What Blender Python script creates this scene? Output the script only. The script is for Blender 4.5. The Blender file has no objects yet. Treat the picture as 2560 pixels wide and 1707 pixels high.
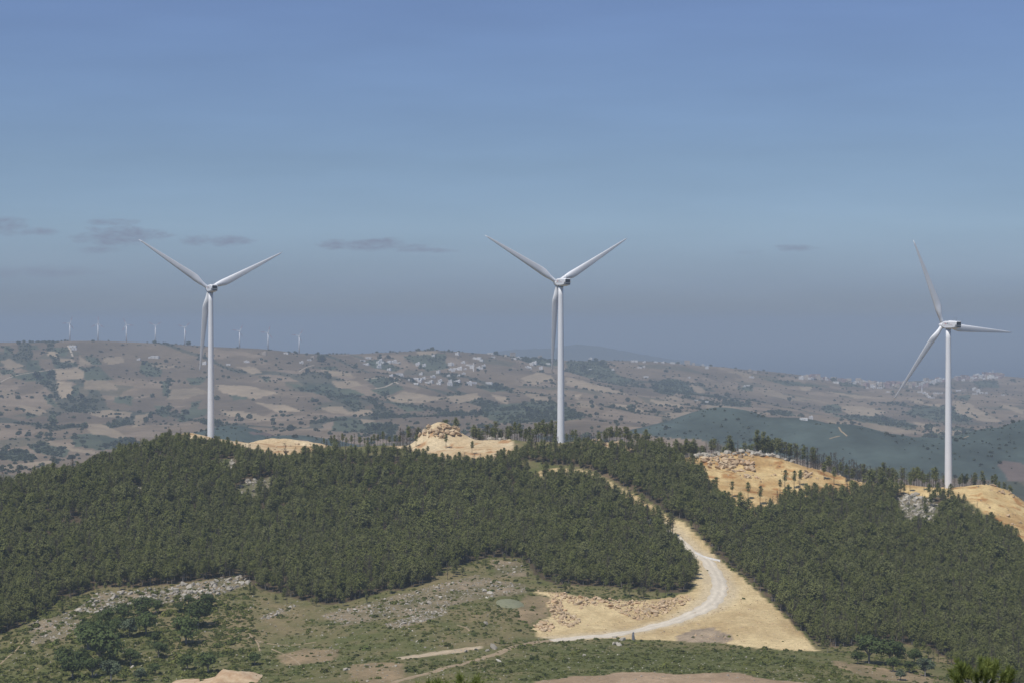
import bpy, bmesh, math, random
import numpy as np
from mathutils import Vector, Matrix

random.seed(11)
RNG = np.random.default_rng(11)
R = math.radians
SC = bpy.context.scene
COL = SC.collection

# ------------------------------------------------------------------ camera
F, CX, HZ = 4978.0, 1280.0, 808.0          # photograph pixels (2560 wide): focal length, centre, eye level
cam_d = bpy.data.cameras.new("camera")
cam = bpy.data.objects.new("camera", cam_d)
COL.objects.link(cam)
cam.location = (0, 0, 0)
cam.rotation_euler = (R(90), 0, 0)
cam_d.sensor_width = 36
cam_d.lens = 70
cam_d.shift_y = -(853.5 - HZ) / 2560
cam_d.clip_start = 0.5
cam_d.clip_end = 150000
cam_d.dof.use_dof = True
cam_d.dof.focus_distance = 930
cam_d.dof.aperture_fstop = 4.0
SC.camera = cam

# ------------------------------------------------------------------ exposure
SC.view_settings.view_transform = 'Standard'
SC.view_settings.look = 'None'
SC.view_settings.exposure = 0.0
SC.view_settings.gamma = 1.0
SC.render.engine = 'CYCLES'
SC.cycles.use_denoising = True
SC.cycles.volume_bounces = 1
SC.cycles.max_bounces = 5
SC.cycles.diffuse_bounces = 2
SC.cycles.transparent_max_bounces = 4

# ------------------------------------------------------------------ sun and sky
SUN_EL = R(61)
SUN_H = Vector((-0.62, -0.78)).normalized()          # horizontal direction towards the sun
SUN_ROT = math.atan2(SUN_H.x, SUN_H.y)
SUN_V = Vector((SUN_H.x * math.cos(SUN_EL), SUN_H.y * math.cos(SUN_EL), math.sin(SUN_EL)))
sd = bpy.data.lights.new("sun", 'SUN')
sd.energy = 4.0
sd.angle = R(0.53)
sd.color = (1.0, 0.955, 0.89)
sun = bpy.data.objects.new("sun", sd)
COL.objects.link(sun)
sun.rotation_euler = (-SUN_V).to_track_quat('-Z', 'Y').to_euler()

W = bpy.data.worlds.new("World")
SC.world = W
W.use_nodes = True
wt = W.node_tree
for n in list(wt.nodes):
    wt.nodes.remove(n)


def N(t, typ, **kw):
    n = t.nodes.new(typ)
    for k, v in kw.items():
        setattr(n, k, v)
    return n


def mth(t, op, a, b=None, c=None, clamp=False):
    n = t.nodes.new("ShaderNodeMath")
    n.operation = op
    n.use_clamp = clamp
    for i, v in enumerate((a, b, c)):
        if v is None:
            continue
        if isinstance(v, (int, float)):
            n.inputs[i].default_value = v
        else:
            t.links.new(v, n.inputs[i])
    return n.outputs[0]


def mixc(t, fac, a, b, mode='MIX'):
    n = t.nodes.new("ShaderNodeMix")
    n.data_type = 'RGBA'
    n.blend_type = mode
    for sock, v in ((n.inputs[0], fac), (n.inputs[6], a), (n.inputs[7], b)):
        if isinstance(v, (int, float)):
            sock.default_value = v
        elif isinstance(v, tuple):
            sock.default_value = (*v, 1) if len(v) == 3 else v
        else:
            t.links.new(v, sock)
    return n.outputs[2]


sky = N(wt, "ShaderNodeTexSky", sky_type='NISHITA', sun_disc=False)
sky.sun_elevation = SUN_EL
sky.sun_rotation = SUN_ROT
sky.altitude = 300
sky.air_density = 1.0
sky.dust_density = 0.6
sky.ozone_density = 2.5
bg = N(wt, "ShaderNodeBackground")
bg.inputs[1].default_value = 0.070
wo = N(wt, "ShaderNodeOutputWorld")
wt.links.new(bg.outputs[0], wo.inputs[0])
# thin grey cloud banks low over the horizon (by direction of the sky)
tc = N(wt, "ShaderNodeTexCoord")
sx = N(wt, "ShaderNodeSeparateXYZ")
wt.links.new(tc.outputs["Generated"], sx.inputs[0])
cu = mth(wt, 'DIVIDE', sx.outputs[0], mth(wt, 'MAXIMUM', sx.outputs[1], 0.02))
cv = mth(wt, 'DIVIDE', sx.outputs[2], mth(wt, 'MAXIMUM', sx.outputs[1], 0.02))
cb = N(wt, "ShaderNodeCombineXYZ")
wt.links.new(mth(wt, 'MULTIPLY', cu, 70.0), cb.inputs[0])
wt.links.new(mth(wt, 'MULTIPLY', cv, 190.0), cb.inputs[1])
n1 = N(wt, "ShaderNodeTexNoise")
n1.inputs["Scale"].default_value = 1.0
n1.inputs["Detail"].default_value = 6
n1.inputs["Roughness"].default_value = 0.68
wt.links.new(cb.outputs[0], n1.inputs["Vector"])
nv = mth(wt, 'MULTIPLY_ADD', n1.outputs[0], 4.2, -2.1)
CLOUDS = [(10, 562, 70, 26, .8), (95, 580, 60, 12, .6), (285, 556, 75, 10, .85), (300, 590, 125, 28, .9),
          (545, 602, 95, 17, .9), (245, 625, 60, 10, .5), (925, 612, 135, 17, 1.0), (1060, 626, 90, 7, .7),
          (1995, 620, 55, 10, .65), (90, 680, 200, 16, .45), (1880, 632, 40, 9, .35)]
acc = None
for (px, py, a, b, s) in CLOUDS:
    du = mth(wt, 'DIVIDE', mth(wt, 'SUBTRACT', cu, (px - CX) / F), a / F)
    dv = mth(wt, 'DIVIDE', mth(wt, 'SUBTRACT', cv, (HZ - py) / F), b / F)
    d = mth(wt, 'ADD', mth(wt, 'MULTIPLY', du, du), mth(wt, 'MULTIPLY', dv, dv))
    m = mth(wt, 'SUBTRACT', mth(wt, 'ADD', 1.0, nv), d)
    m = mth(wt, 'MULTIPLY', m, s * 0.9, clamp=True)
    acc = m if acc is None else mth(wt, 'MAXIMUM', acc, m)
# summer haze deepens the blue above and greys the sky towards the horizon
rmp = N(wt, "ShaderNodeValToRGB")
els = rmp.color_ramp.elements
for pos_, c_ in ((0.0, (.57, .69, 1.05)), (.018, (.63, .775, 1.24)), (.048, (.80, .94, 1.30)), (.08, (.78, .875, 1.14)), (.16, (.88, .915, 1.19)), (.38, (1.25, 1.27, 1.45)), (1.0, (1.4, 1.42, 1.55))):
    e_ = els[0] if pos_ == 0 else (els[len(els) - 1] if pos_ == 1.0 else els.new(pos_))
    e_.color = (*[q / 2.0 for q in c_], 1)
wt.links.new(sx.outputs[2], rmp.inputs[0])
SKYCOL = mixc(wt, 1.0, mixc(wt, 1.0, sky.outputs[0], rmp.outputs[0], 'MULTIPLY'), (2.0, 2.0, 2.0), 'MULTIPLY')
cb2 = N(wt, "ShaderNodeCombineXYZ")
wt.links.new(mth(wt, 'MULTIPLY', cu, 9.0), cb2.inputs[0])
wt.links.new(mth(wt, 'MULTIPLY', cv, 55.0), cb2.inputs[1])
n2 = N(wt, "ShaderNodeTexNoise")
n2.inputs["Scale"].default_value = 1.0
n2.inputs["Detail"].default_value = 5
wt.links.new(cb2.outputs[0], n2.inputs["Vector"])
un = mth(wt, 'MULTIPLY_ADD', n2.outputs[0], 0.18, 0.91)
cc2 = N(wt, "ShaderNodeCombineColor")
for i_ in range(3):
    wt.links.new(un, cc2.inputs[i_])
SKYCOL = mixc(wt, 1.0, SKYCOL, cc2.outputs[0], 'MULTIPLY')
cl = mixc(wt, mth(wt, 'MULTIPLY', acc, 0.8), SKYCOL, (3.15, 3.6, 5.0))
wt.links.new(cl, bg.inputs[0])


# ------------------------------------------------------------------ numeric helpers
_T = RNG.random((256, 256))


def vnoise(x, y, seed=0):
    x = x + seed * 37.17
    y = y + seed * 91.73
    xi = np.floor(x).astype(int)
    yi = np.floor(y).astype(int)
    fx = x - xi
    fy = y - yi
    fx = fx * fx * (3 - 2 * fx)
    fy = fy * fy * (3 - 2 * fy)
    a = _T[xi % 256, yi % 256]
    b = _T[(xi + 1) % 256, yi % 256]
    c = _T[xi % 256, (yi + 1) % 256]
    d = _T[(xi + 1) % 256, (yi + 1) % 256]
    return (a + (b - a) * fx) * (1 - fy) + (c + (d - c) * fx) * fy


def fbm(x, y, seed=0, octv=4, gain=0.5):
    s = 0
    amp = 1.0
    tot = 0
    for k in range(octv):
        s = s + amp * vnoise(x * 2 ** k, y * 2 ** k, seed + k * 5)
        tot += amp
        amp *= gain
    return s / tot * 2 - 1          # about -1..1


def inpoly(px, py, poly):
    out = np.zeros(px.shape, bool)
    xs = [p[0] for p in poly]
    ys = [p[1] for p in poly]
    box = (px >= min(xs)) & (px <= max(xs)) & (py >= min(ys)) & (py <= max(ys))
    if not box.any():
        return out
    x = px[box]
    y = py[box]
    o = np.zeros(x.shape, bool)
    n = len(poly)
    for i in range(n):
        x0, y0 = poly[i]
        x1, y1 = poly[(i + 1) % n]
        if y0 == y1:
            continue
        c = ((y0 > y) != (y1 > y)) & (x < (x1 - x0) * (y - y0) / (y1 - y0) + x0)
        o ^= c
    out[box] = o
    return out


def tps(pts, lam=0.0):
    P = np.array([(p[0], p[1]) for p in pts], float)
    z = np.array([p[2] for p in pts], float)
    S = 500.0
    P = P / S
    n = len(P)
    d2 = ((P[:, None] - P[None]) ** 2).sum(-1)
    K = np.where(d2 > 0, 0.5 * d2 * np.log(np.maximum(d2, 1e-12)), 0) + lam * np.eye(n)
    A = np.zeros((n + 3, n + 3))
    A[:n, :n] = K
    A[:n, n] = 1
    A[:n, n + 1:] = P
    A[n, :n] = 1
    A[n + 1:, :n] = P.T
    w = np.linalg.solve(A, np.concatenate([z, [0, 0, 0]]))

    def f(X, Y):
        X = np.asarray(X, float) / S
        Y = np.asarray(Y, float) / S
        o = w[n] + w[n + 1] * X + w[n + 2] * Y
        for i in range(n):
            r2 = (X - P[i, 0]) ** 2 + (Y - P[i, 1]) ** 2
            o = o + w[i] * 0.5 * r2 * np.log(np.maximum(r2, 1e-12))
        return o
    return f


def world(px, py, Y):
    return ((px - CX) / F * Y, Y, -(py - HZ) / F * Y)


# ------------------------------------------------------------------ object helpers
def link(name, me, parent=None, mats=None):
    o = bpy.data.objects.new(name, me)
    COL.objects.link(o)
    if parent is not None:
        o.parent = parent
    if mats is not None and me is not None:
        for m in (mats if isinstance(mats, (list, tuple)) else [mats]):
            me.materials.append(m)
    return o


def tag(o, label=None, cat=None, group=None, kind=None):
    if label:
        o["label"] = label
    if cat:
        o["category"] = cat
    if group:
        o["group"] = group
    if kind:
        o["kind"] = kind
    return o


def thing(name, label, cat, loc=(0, 0, 0), rz=0.0, sc=1.0, group=None):
    o = bpy.data.objects.new(name, None)
    COL.objects.link(o)
    o.empty_display_size = 0.5
    o.location = loc
    o.rotation_euler = (0, 0, rz)
    o.scale = (sc, sc, sc) if not isinstance(sc, (tuple, list)) else sc
    return tag(o, label, cat, group)


def dup(src, loc, rz, sc, label, group=None):
    r = src.copy()
    COL.objects.link(r)
    r.location = loc
    r.rotation_euler = (0, 0, rz) if not isinstance(rz, tuple) else rz
    r.scale = (sc, sc, sc) if not isinstance(sc, (tuple, list)) else sc
    r["label"] = label
    if group:
        r["group"] = group
    for ch in src.children:
        c = ch.copy()
        COL.objects.link(c)
        c.parent = r
        for g in ch.children:
            d = g.copy()
            COL.objects.link(d)
            d.parent = c
    return r


def mesh_np(name, V, Fc, smooth=False):
    """V (n,3); Fc (m,3) or (m,4)"""
    V = np.asarray(V, np.float32)
    Fc = np.asarray(Fc, np.int32)
    me = bpy.data.meshes.new(name)
    me.vertices.add(len(V))
    me.vertices.foreach_set("co", V.ravel())
    k = Fc.shape[1]
    me.loops.add(Fc.size)
    me.loops.foreach_set("vertex_index", Fc.ravel())
    me.polygons.add(len(Fc))
    me.polygons.foreach_set("loop_start", np.arange(0, Fc.size, k, dtype=np.int32))
    if smooth:
        me.polygons.foreach_set("use_smooth", np.ones(len(Fc), bool))
    me.update(calc_edges=True)
    me.validate()
    return me


def set_col(me, rgb, name="col"):
    at = me.attributes.new(name, 'FLOAT_COLOR', 'POINT')
    c = np.ones((len(rgb), 4), np.float32)
    c[:, :3] = rgb
    at.data.foreach_set("color", c.ravel())


class MB:
    """gathers simple shapes into one mesh"""

    def __init__(s):
        s.v = []
        s.f = []
        s.m = []

    def add(s, vs, fs, m=0):
        b = len(s.v)
        s.v += [tuple(v) for v in vs]
        s.f += [tuple(i + b for i in f) for f in fs]
        s.m += [m] * len(fs)

    def box(s, c, d, m=0, rz=0.0):
        cx, cy, cz = c
        a, b, h = d[0] / 2, d[1] / 2, d[2] / 2
        co, si = math.cos(rz), math.sin(rz)
        vs = []
        for z in (-h, h):
            for x, y in ((-a, -b), (a, -b), (a, b), (-a, b)):
                vs.append((cx + x * co - y * si, cy + x * si + y * co, cz + z))
        s.add(vs, [(0, 3, 2, 1), (4, 5, 6, 7), (0, 1, 5, 4), (1, 2, 6, 5), (2, 3, 7, 6), (3, 0, 4, 7)], m)

    def tube(s, pts, rads, n=8, m=0, cap=True):
        rings = []
        b0 = len(s.v)
        for i, (p, r) in enumerate(zip(pts, rads)):
            p = Vector(p)
            if i == 0:
                t = Vector(pts[1]) - p
            elif i == len(pts) - 1:
                t = p - Vector(pts[i - 1])
            else:
                t = Vector(pts[i + 1]) - Vector(pts[i - 1])
            t.normalize()
            u = t.orthogonal().normalized() if abs(t.z) < 0.999 else Vector((1, 0, 0))
            w = t.cross(u)
            for k in range(n):
                a = 2 * math.pi * k / n
                s.v.append(tuple(p + (u * math.cos(a) + w * math.sin(a)) * r))
        for i in range(len(pts) - 1):
            for k in range(n):
                a = b0 + i * n + k
                b = b0 + i * n + (k + 1) % n
                s.f.append((a, b, b + n, a + n))
                s.m.append(m)
        if cap:
            s.f.append(tuple(b0 + k for k in range(n))[::-1])
            s.f.append(tuple(b0 + (len(pts) - 1) * n + k for k in range(n)))
            s.m += [m, m]

    def build(s, name, mats, parent=None, smooth=False):
        me = bpy.data.meshes.new(name)
        me.from_pydata(s.v, [], s.f)
        me.polygons.foreach_set("material_index", np.array(s.m, np.int32))
        if smooth:
            me.polygons.foreach_set("use_smooth", np.ones(len(s.f), bool))
        me.update()
        return link(name, me, parent, mats)


# ------------------------------------------------------------------ materials
def mat(name):
    m = bpy.data.materials.new(name)
    m.use_nodes = True
    t = m.node_tree
    for n in list(t.nodes):
        t.nodes.remove(n)
    o = N(t, "ShaderNodeOutputMaterial")
    p = N(t, "ShaderNodeBsdfPrincipled")
    t.links.new(p.outputs[0], o.inputs[0])
    p.inputs["Specular IOR Level"].default_value = 0.15
    p.inputs["Roughness"].default_value = 0.9
    return m, t, p


def m_noise(name, c0, c1, scale, rough=0.85, detail=4, rnd=0.0, spec=0.15, coords="Object", bump=0.0, objrnd=None, trans=0.0):
    m, t, p = mat(name)
    tc = N(t, "ShaderNodeTexCoord")
    nz = N(t, "ShaderNodeTexNoise")
    nz.inputs["Scale"].default_value = scale
    nz.inputs["Detail"].default_value = detail
    nz.inputs["Roughness"].default_value = 0.62
    t.links.new(tc.outputs[coords], nz.inputs["Vector"])
    f = mth(t, 'MULTIPLY_ADD', nz.outputs[0], 2.4, -0.7, clamp=True)
    c = mixc(t, f, c0, c1)
    if rnd or objrnd:
        oi = N(t, "ShaderNodeObjectInfo")
    if objrnd:
        c = mixc(t, mth(t, 'MULTIPLY', oi.outputs["Random"], objrnd[1]), c, objrnd[0])
    if rnd:
        v = mth(t, 'MULTIPLY_ADD', mth(t, 'FRACT', mth(t, 'MULTIPLY', oi.outputs["Random"], 7.13)), 2 * rnd, 1 - rnd)
        hs = N(t, "ShaderNodeHueSaturation")
        t.links.new(v, hs.inputs["Value"])
        t.links.new(c, hs.inputs["Color"])
        c = hs.outputs[0]
    t.links.new(c, p.inputs["Base Color"])
    if trans:                                  # thin leaves let some light through
        tr_ = N(t, "ShaderNodeBsdfTranslucent")
        t.links.new(c, tr_.inputs[0])
        ms = N(t, "ShaderNodeMixShader")
        ms.inputs[0].default_value = trans
        t.links.new(p.outputs[0], ms.inputs[1])
        t.links.new(tr_.outputs[0], ms.inputs[2])
        t.links.new(ms.outputs[0], [n for n in t.nodes if n.type == 'OUTPUT_MATERIAL'][0].inputs[0])
    p.inputs["Roughness"].default_value = rough
    p.inputs["Specular IOR Level"].default_value = spec
    if bump:
        b = N(t, "ShaderNodeBump")
        b.inputs["Strength"].default_value = bump
        b.inputs["Distance"].default_value = 0.3
        t.links.new(nz.outputs[0], b.inputs["Height"])
        t.links.new(b.outputs[0], p.inputs["Normal"])
    return m


def m_ground(name, s1, s2, amt1, amt2, bump):
    m, t, p = mat(name)
    at = N(t, "ShaderNodeAttribute", attribute_name="col")
    tc = N(t, "ShaderNodeTexCoord")
    a = N(t, "ShaderNodeTexNoise")
    a.inputs["Scale"].default_value = s1
    a.inputs["Detail"].default_value = 6
    a.inputs["Roughness"].default_value = 0.7
    t.links.new(tc.outputs["Object"], a.inputs["Vector"])
    b = N(t, "ShaderNodeTexNoise")
    b.inputs["Scale"].default_value = s2
    b.inputs["Detail"].default_value = 3
    t.links.new(tc.outputs["Object"], b.inputs["Vector"])
    v = mth(t, 'ADD', mth(t, 'MULTIPLY_ADD', a.outputs[0], amt1, 1 - amt1 / 2), mth(t, 'MULTIPLY_ADD', b.outputs[0], amt2, -amt2 / 2))
    cc = N(t, "ShaderNodeCombineColor")
    for i in range(3):
        t.links.new(v, cc.inputs[i])
    t.links.new(mixc(t, 1.0, at.outputs["Color"], cc.outputs[0], 'MULTIPLY'), p.inputs["Base Color"])
    p.inputs["Roughness"].default_value = 1.0
    p.inputs["Specular IOR Level"].default_value = 0.05
    if bump:
        bp = N(t, "ShaderNodeBump")
        bp.inputs["Strength"].default_value = 0.6
        bp.inputs["Distance"].default_value = bump
        t.links.new(a.outputs[0], bp.inputs["Height"])
        t.links.new(bp.outputs[0], p.inputs["Normal"])
    return m


M = {}
M['near'] = m_ground("hillside_soil", 0.55, 2.3, 1.15, 0.7, 0.35)
M['far'] = m_ground("far_hill_soil", 0.014, 0.08, 0.7, 0.6, 0.0)
M['pine'] = m_noise("pine_needles", (0.120, 0.136, 0.038), (0.190, 0.200, 0.058), 0.9, rnd=0.16, objrnd=((0.18, 0.17, 0.10), 0.4), trans=0.24)
M['pine_dry'] = m_noise("scorched_needles", (0.06, 0.05, 0.035), (0.11, 0.09, 0.06), 0.9, rnd=0.25)
M['pine_near'] = m_noise("fresh_pine_needles", (0.17, 0.205, 0.05), (0.27, 0.31, 0.09), 2.0, rnd=0.1, trans=0.4)
M['bark'] = m_noise("grey_bark", (0.17, 0.155, 0.14), (0.32, 0.30, 0.28), 3.0, rnd=0.2)
M['bark_dark'] = m_noise("charred_bark", (0.035, 0.03, 0.028), (0.12, 0.10, 0.09), 2.0, rnd=0.3)
M['oak'] = m_noise("oak_leaves", (0.055, 0.078, 0.026), (0.11, 0.14, 0.048), 0.8, rnd=0.18, trans=0.2)
M['olive'] = m_noise("olive_leaves", (0.075, 0.10, 0.055), (0.13, 0.155, 0.09), 0.8, rnd=0.1)
M['shrub'] = m_noise("shrub_leaves", (0.050, 0.068, 0.020), (0.100, 0.118, 0.034), 1.5, rnd=0.35, objrnd=((0.17, 0.165, 0.04), 0.6))
M['farleaf'] = m_noise("distant_leaves", (0.050, 0.064, 0.034), (0.085, 0.098, 0.050), 0.2, rnd=0.25)
M['cream'] = m_noise("cream_limestone", (0.34, 0.25, 0.15), (0.60, 0.49, 0.33), 0.8, rnd=0.16, objrnd=((0.42, 0.25, 0.13), 0.5), bump=0.5)
M['grey'] = m_noise("grey_limestone", (0.27, 0.245, 0.195), (0.54, 0.50, 0.42), 0.9, rnd=0.22, objrnd=((0.24, 0.21, 0.165), 0.6), bump=0.5)
M['white'] = m_noise("turbine_paint", (0.72, 0.73, 0.74), (0.78, 0.785, 0.79), 0.15, rough=0.45, spec=0.4)
M['blade'] = m_noise("blade_gelcoat", (0.70, 0.71, 0.72), (0.76, 0.765, 0.77), 0.1, rough=0.4, spec=0.4)
M['grille'] = m_noise("dark_vent_grille", (0.055, 0.058, 0.065), (0.10, 0.105, 0.115), 2.0, rough=0.6)
M['seam'] = m_noise("grey_panel_seam", (0.16, 0.165, 0.18), (0.22, 0.225, 0.24), 2.0)
M['redm'] = m_noise("red_marking", (0.42, 0.14, 0.16), (0.5, 0.2, 0.22), 2.0)
M['teal'] = m_noise("teal_marking", (0.05, 0.13, 0.15), (0.09, 0.18, 0.2), 2.0)
M['road'] = m_ground("limestone_gravel", 0.45, 2.0, 0.35, 0.25, 0.0)
M['trackm'] = m_noise("pale_dirt", (0.34, 0.28, 0.20), (0.48, 0.41, 0.31), 0.2, rough=1.0)
M['dirt'] = m_noise("brown_dirt", (0.24, 0.18, 0.11), (0.36, 0.28, 0.18), 0.4, rough=1.0)
M['wall'] = m_noise("whitewash", (0.66, 0.64, 0.60), (0.82, 0.80, 0.77), 0.1, rnd=0.12)
M['wall2'] = m_noise("cream_render", (0.46, 0.38, 0.30), (0.58, 0.50, 0.41), 0.1, rnd=0.15)
M['wall3'] = m_noise("pink_brick_wall", (0.36, 0.24, 0.22), (0.46, 0.34, 0.31), 0.1, rnd=0.15)
M['hole'] = m_noise("dark_opening", (0.05, 0.05, 0.06), (0.08, 0.08, 0.09), 1.0)
m, t, p = mat("sea_water")
p.inputs["Base Color"].default_value = (0.010, 0.035, 0.085, 1)
p.inputs["Roughness"].default_value = 0.5
p.inputs["Specular IOR Level"].default_value = 0.1
M['sea'] = m

# ------------------------------------------------------------------ near terrain
GY0, GY1, GX0, GX1, ST = -90.0, 1400.0, -480.0, 480.0, 1.5
near_px = [
    # column x = -250 .. 2800 : (px, py, Y)
    (-300, 1330, 890), (-300, 1640, 690), (-300, 1740, 630),
    (0, 1240, 900), (0, 1400, 790), (0, 1578, 700), (0, 1707, 640),
    (250, 1165, 960), (250, 1330, 850), (250, 1490, 745), (250, 1600, 680), (250, 1707, 620),
    (430, 1100, 1020), (560, 1105, 1040), (620, 1112, 1035), (600, 1300, 880), (600, 1470, 755), (600, 1570, 695), (600, 1707, 600),
    (800, 1115, 1030), (850, 1300, 880), (850, 1505, 735), (850, 1600, 665), (850, 1707, 590),
    (1050, 1118, 1005), (1100, 1300, 875), (1080, 1450, 760), (1100, 1550, 690), (1100, 1707, 575),
    (1250, 1110, 990), (1403, 1105, 980), (1403, 1190, 930), (1350, 1300, 870), (1350, 1440, 775), (1350, 1520, 722), (1350, 1600, 670), (1350, 1707, 570),
    (1560, 1115, 970), (1550, 1220, 905), (1600, 1350, 830), (1580, 1470, 755), (1580, 1540, 715), (1580, 1600, 672), (1600, 1707, 570),
    (1745, 1390, 812), (1800, 1465, 758), (1800, 1560, 702), (1820, 1620, 664), (1820, 1707, 575),
    (1740, 1158, 960), (1800, 1250, 890), (1900, 1300, 865), (1900, 1450, 775),
    (1870, 1156, 975), (1900, 1205, 930), (2000, 1166, 972), (2100, 1188, 968), (2260, 1212, 962), (2020, 1240, 915), (2050, 1400, 815), (2040, 1610, 675), (2040, 1707, 585),
    (2150, 1205, 965), (2250, 1250, 930), (2250, 1420, 815), (2230, 1560, 725), (2230, 1620, 680), (2230, 1707, 600),
    (2370, 1220, 966), (2500, 1225, 965), (2480, 1290, 915), (2480, 1420, 830), (2460, 1570, 725), (2470, 1707, 625),
    (2600, 1300, 935), (2800, 1420, 900), (2800, 1600, 740), (2800, 1740, 650),
    (0, 1262, 955), (-300, 1350, 945), (200, 1195, 1000), (350, 1150, 1045), (430, 1122, 1075),
    (1740, 1182, 1005), (1870, 1178, 1020), (2000, 1190, 1020), (2150, 1232, 1015), (2260, 1245, 1005), (2370, 1250, 1015), (2500, 1258, 1010), (2600, 1335, 985),
]
ctl = [world(*q) for q in near_px]
for X in (-450, -250, 0, 250, 450):
    ctl += [(X, 1400, -235), (X * 0.9, 1200, -125), (X, 400, -100), (X, 280, -84), (X, 150, -52), (X, 60, -17), (X, 0, -3.2), (X, -90, -8)]
ctl += [(0, 0, -2.2), (0, 500, -106), (-300, 520, -112), (300, 520, -112)]
near_f = tps(ctl, 1e-5)
gx = np.arange(GX0, GX1 + .1, ST)
gy = np.arange(GY0, GY1 + .1, ST)
XX, YY = np.meshgrid(gx, gy)
ZZ = near_f(XX, YY)


def bump(px, py, Y, h, sx_, sy_):
    X = (px - CX) / F * Y
    return h * np.exp(-((XX - X) / sx_) ** 2 - ((YY - Y) / sy_) ** 2)


gate = np.clip((YY - 120) / 200, 0, 1)
ZZ = ZZ + gate * (1.5 * fbm(XX / 55, YY / 55, 1, 4) + 0.5 * fbm(XX / 9, YY / 9, 2, 3))
ZZ += bump(1105, 1080, 1003, 9.0, 9, 9) + bump(1065, 1090, 1000, 4.0, 6, 7) + bump(1235, 1095, 1000, 2.8, 18, 8)
ZZ += bump(1140, 1090, 1002, 3.5, 10, 7) + bump(690, 1100, 1040, 3.0, 14, 7) + bump(760, 1100, 1040, 3.0, 10, 7)
ZZ += bump(470, 1090, 1030, 3.4, 10, 8) + bump(1880, 1135, 975, 2.8, 18, 7) + bump(1790, 1145, 970, 1.8, 12, 7) + bump(1960, 1150, 972, 1.2, 14, 7)
ZZ += bump(2470, 1215, 962, 1.5, 20, 9)
ZZ += .5 * np.clip((YY - 850) / 60, 0, 1) * fbm(XX / 16, YY / 5, 47, 3) + 1.1 * bump(1900, 1190, 945, 1.0, 45, 30) * np.sin(YY / 5.0 + XX / 37)
cut = np.zeros(XX.shape)
for (px_, py_, Y_, s1_, s2_) in ((1880, 1165, 955, 48, 26), (2080, 1190, 955, 25, 16), (1110, 1085, 1000, 26, 14), (1220, 1100, 995, 22, 10), (690, 1105, 1038, 26, 10), (2480, 1240, 945, 26, 26)):
    cut = np.maximum(cut, np.exp(-((XX - (px_ - CX) / F * Y_) / s1_) ** 4 - ((YY - Y_) / s2_) ** 4))
ZZ += cut * (1.0 * fbm(XX / 7, YY / 5, 48, 3) + 1.2 * (np.abs(fbm(XX / 13, YY / 8, 49, 2)) - .3) + .35 * fbm(XX / 2.6, YY / 2.6, 50, 2))
face = YY - (962 + 5 * fbm(XX / 9, XX * 0 + 3.3, 52, 2))
ZZ += 1.8 / (1 + np.exp(-face / 1.2)) * np.exp(-((XX - (1850 - CX) / F * 960) / 24) ** 4) * np.exp(-np.maximum(YY - 985, 0) / 8)
# level pads for the three turbines
PADS = [(527, 1046), (1402, 980), (2371, 966)]
BASEZ = {}
for (px, Y), pyb in zip(PADS, (1104, 1106, 1219)):
    X = (px - CX) / F * Y
    zb = -(pyb - HZ) / F * Y
    BASEZ[px] = zb
    k = np.exp(-(((XX - X) ** 2 + (YY - Y) ** 2) / 11.0 ** 2))
    ZZ = ZZ * (1 - k) + zb * k
PX = np.where(YY > 5, CX + XX / np.maximum(YY, 5) * F, 1e6)
PY = np.where(YY > 5, HZ - ZZ / np.maximum(YY, 5) * F, 1e6)


def hz_near(X, Y):
    X = np.asarray(X, float)
    Y = np.asarray(Y, float)
    i = np.clip((X - GX0) / ST, 0, len(gx) - 1.001)
    j = np.clip((Y - GY0) / ST, 0, len(gy) - 1.001)
    i0 = i.astype(int)
    j0 = j.astype(int)
    a = i - i0
    b = j - j0
    return (ZZ[j0, i0] * (1 - a) + ZZ[j0, i0 + 1] * a) * (1 - b) + (ZZ[j0 + 1, i0] * (1 - a) + ZZ[j0 + 1, i0 + 1] * a) * b


YS = np.arange(330, 1150, 1.0)


def near_at(px, py):
    """first ground point seen in the direction of a photograph pixel"""
    px = np.atleast_1d(np.asarray(px, float))
    py = np.atleast_1d(np.asarray(py, float))
    out = np.zeros((len(px), 3))
    for k in range(len(px)):
        X = (px[k] - CX) / F * YS
        z = hz_near(X, YS)
        pr = HZ - z / YS * F
        i = np.argmax(pr <= py[k])
        if pr[i] > py[k]:
            i = int(np.argmin(pr[350:])) + 350
        out[k] = (X[i], YS[i], z[i])
    return out


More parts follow.
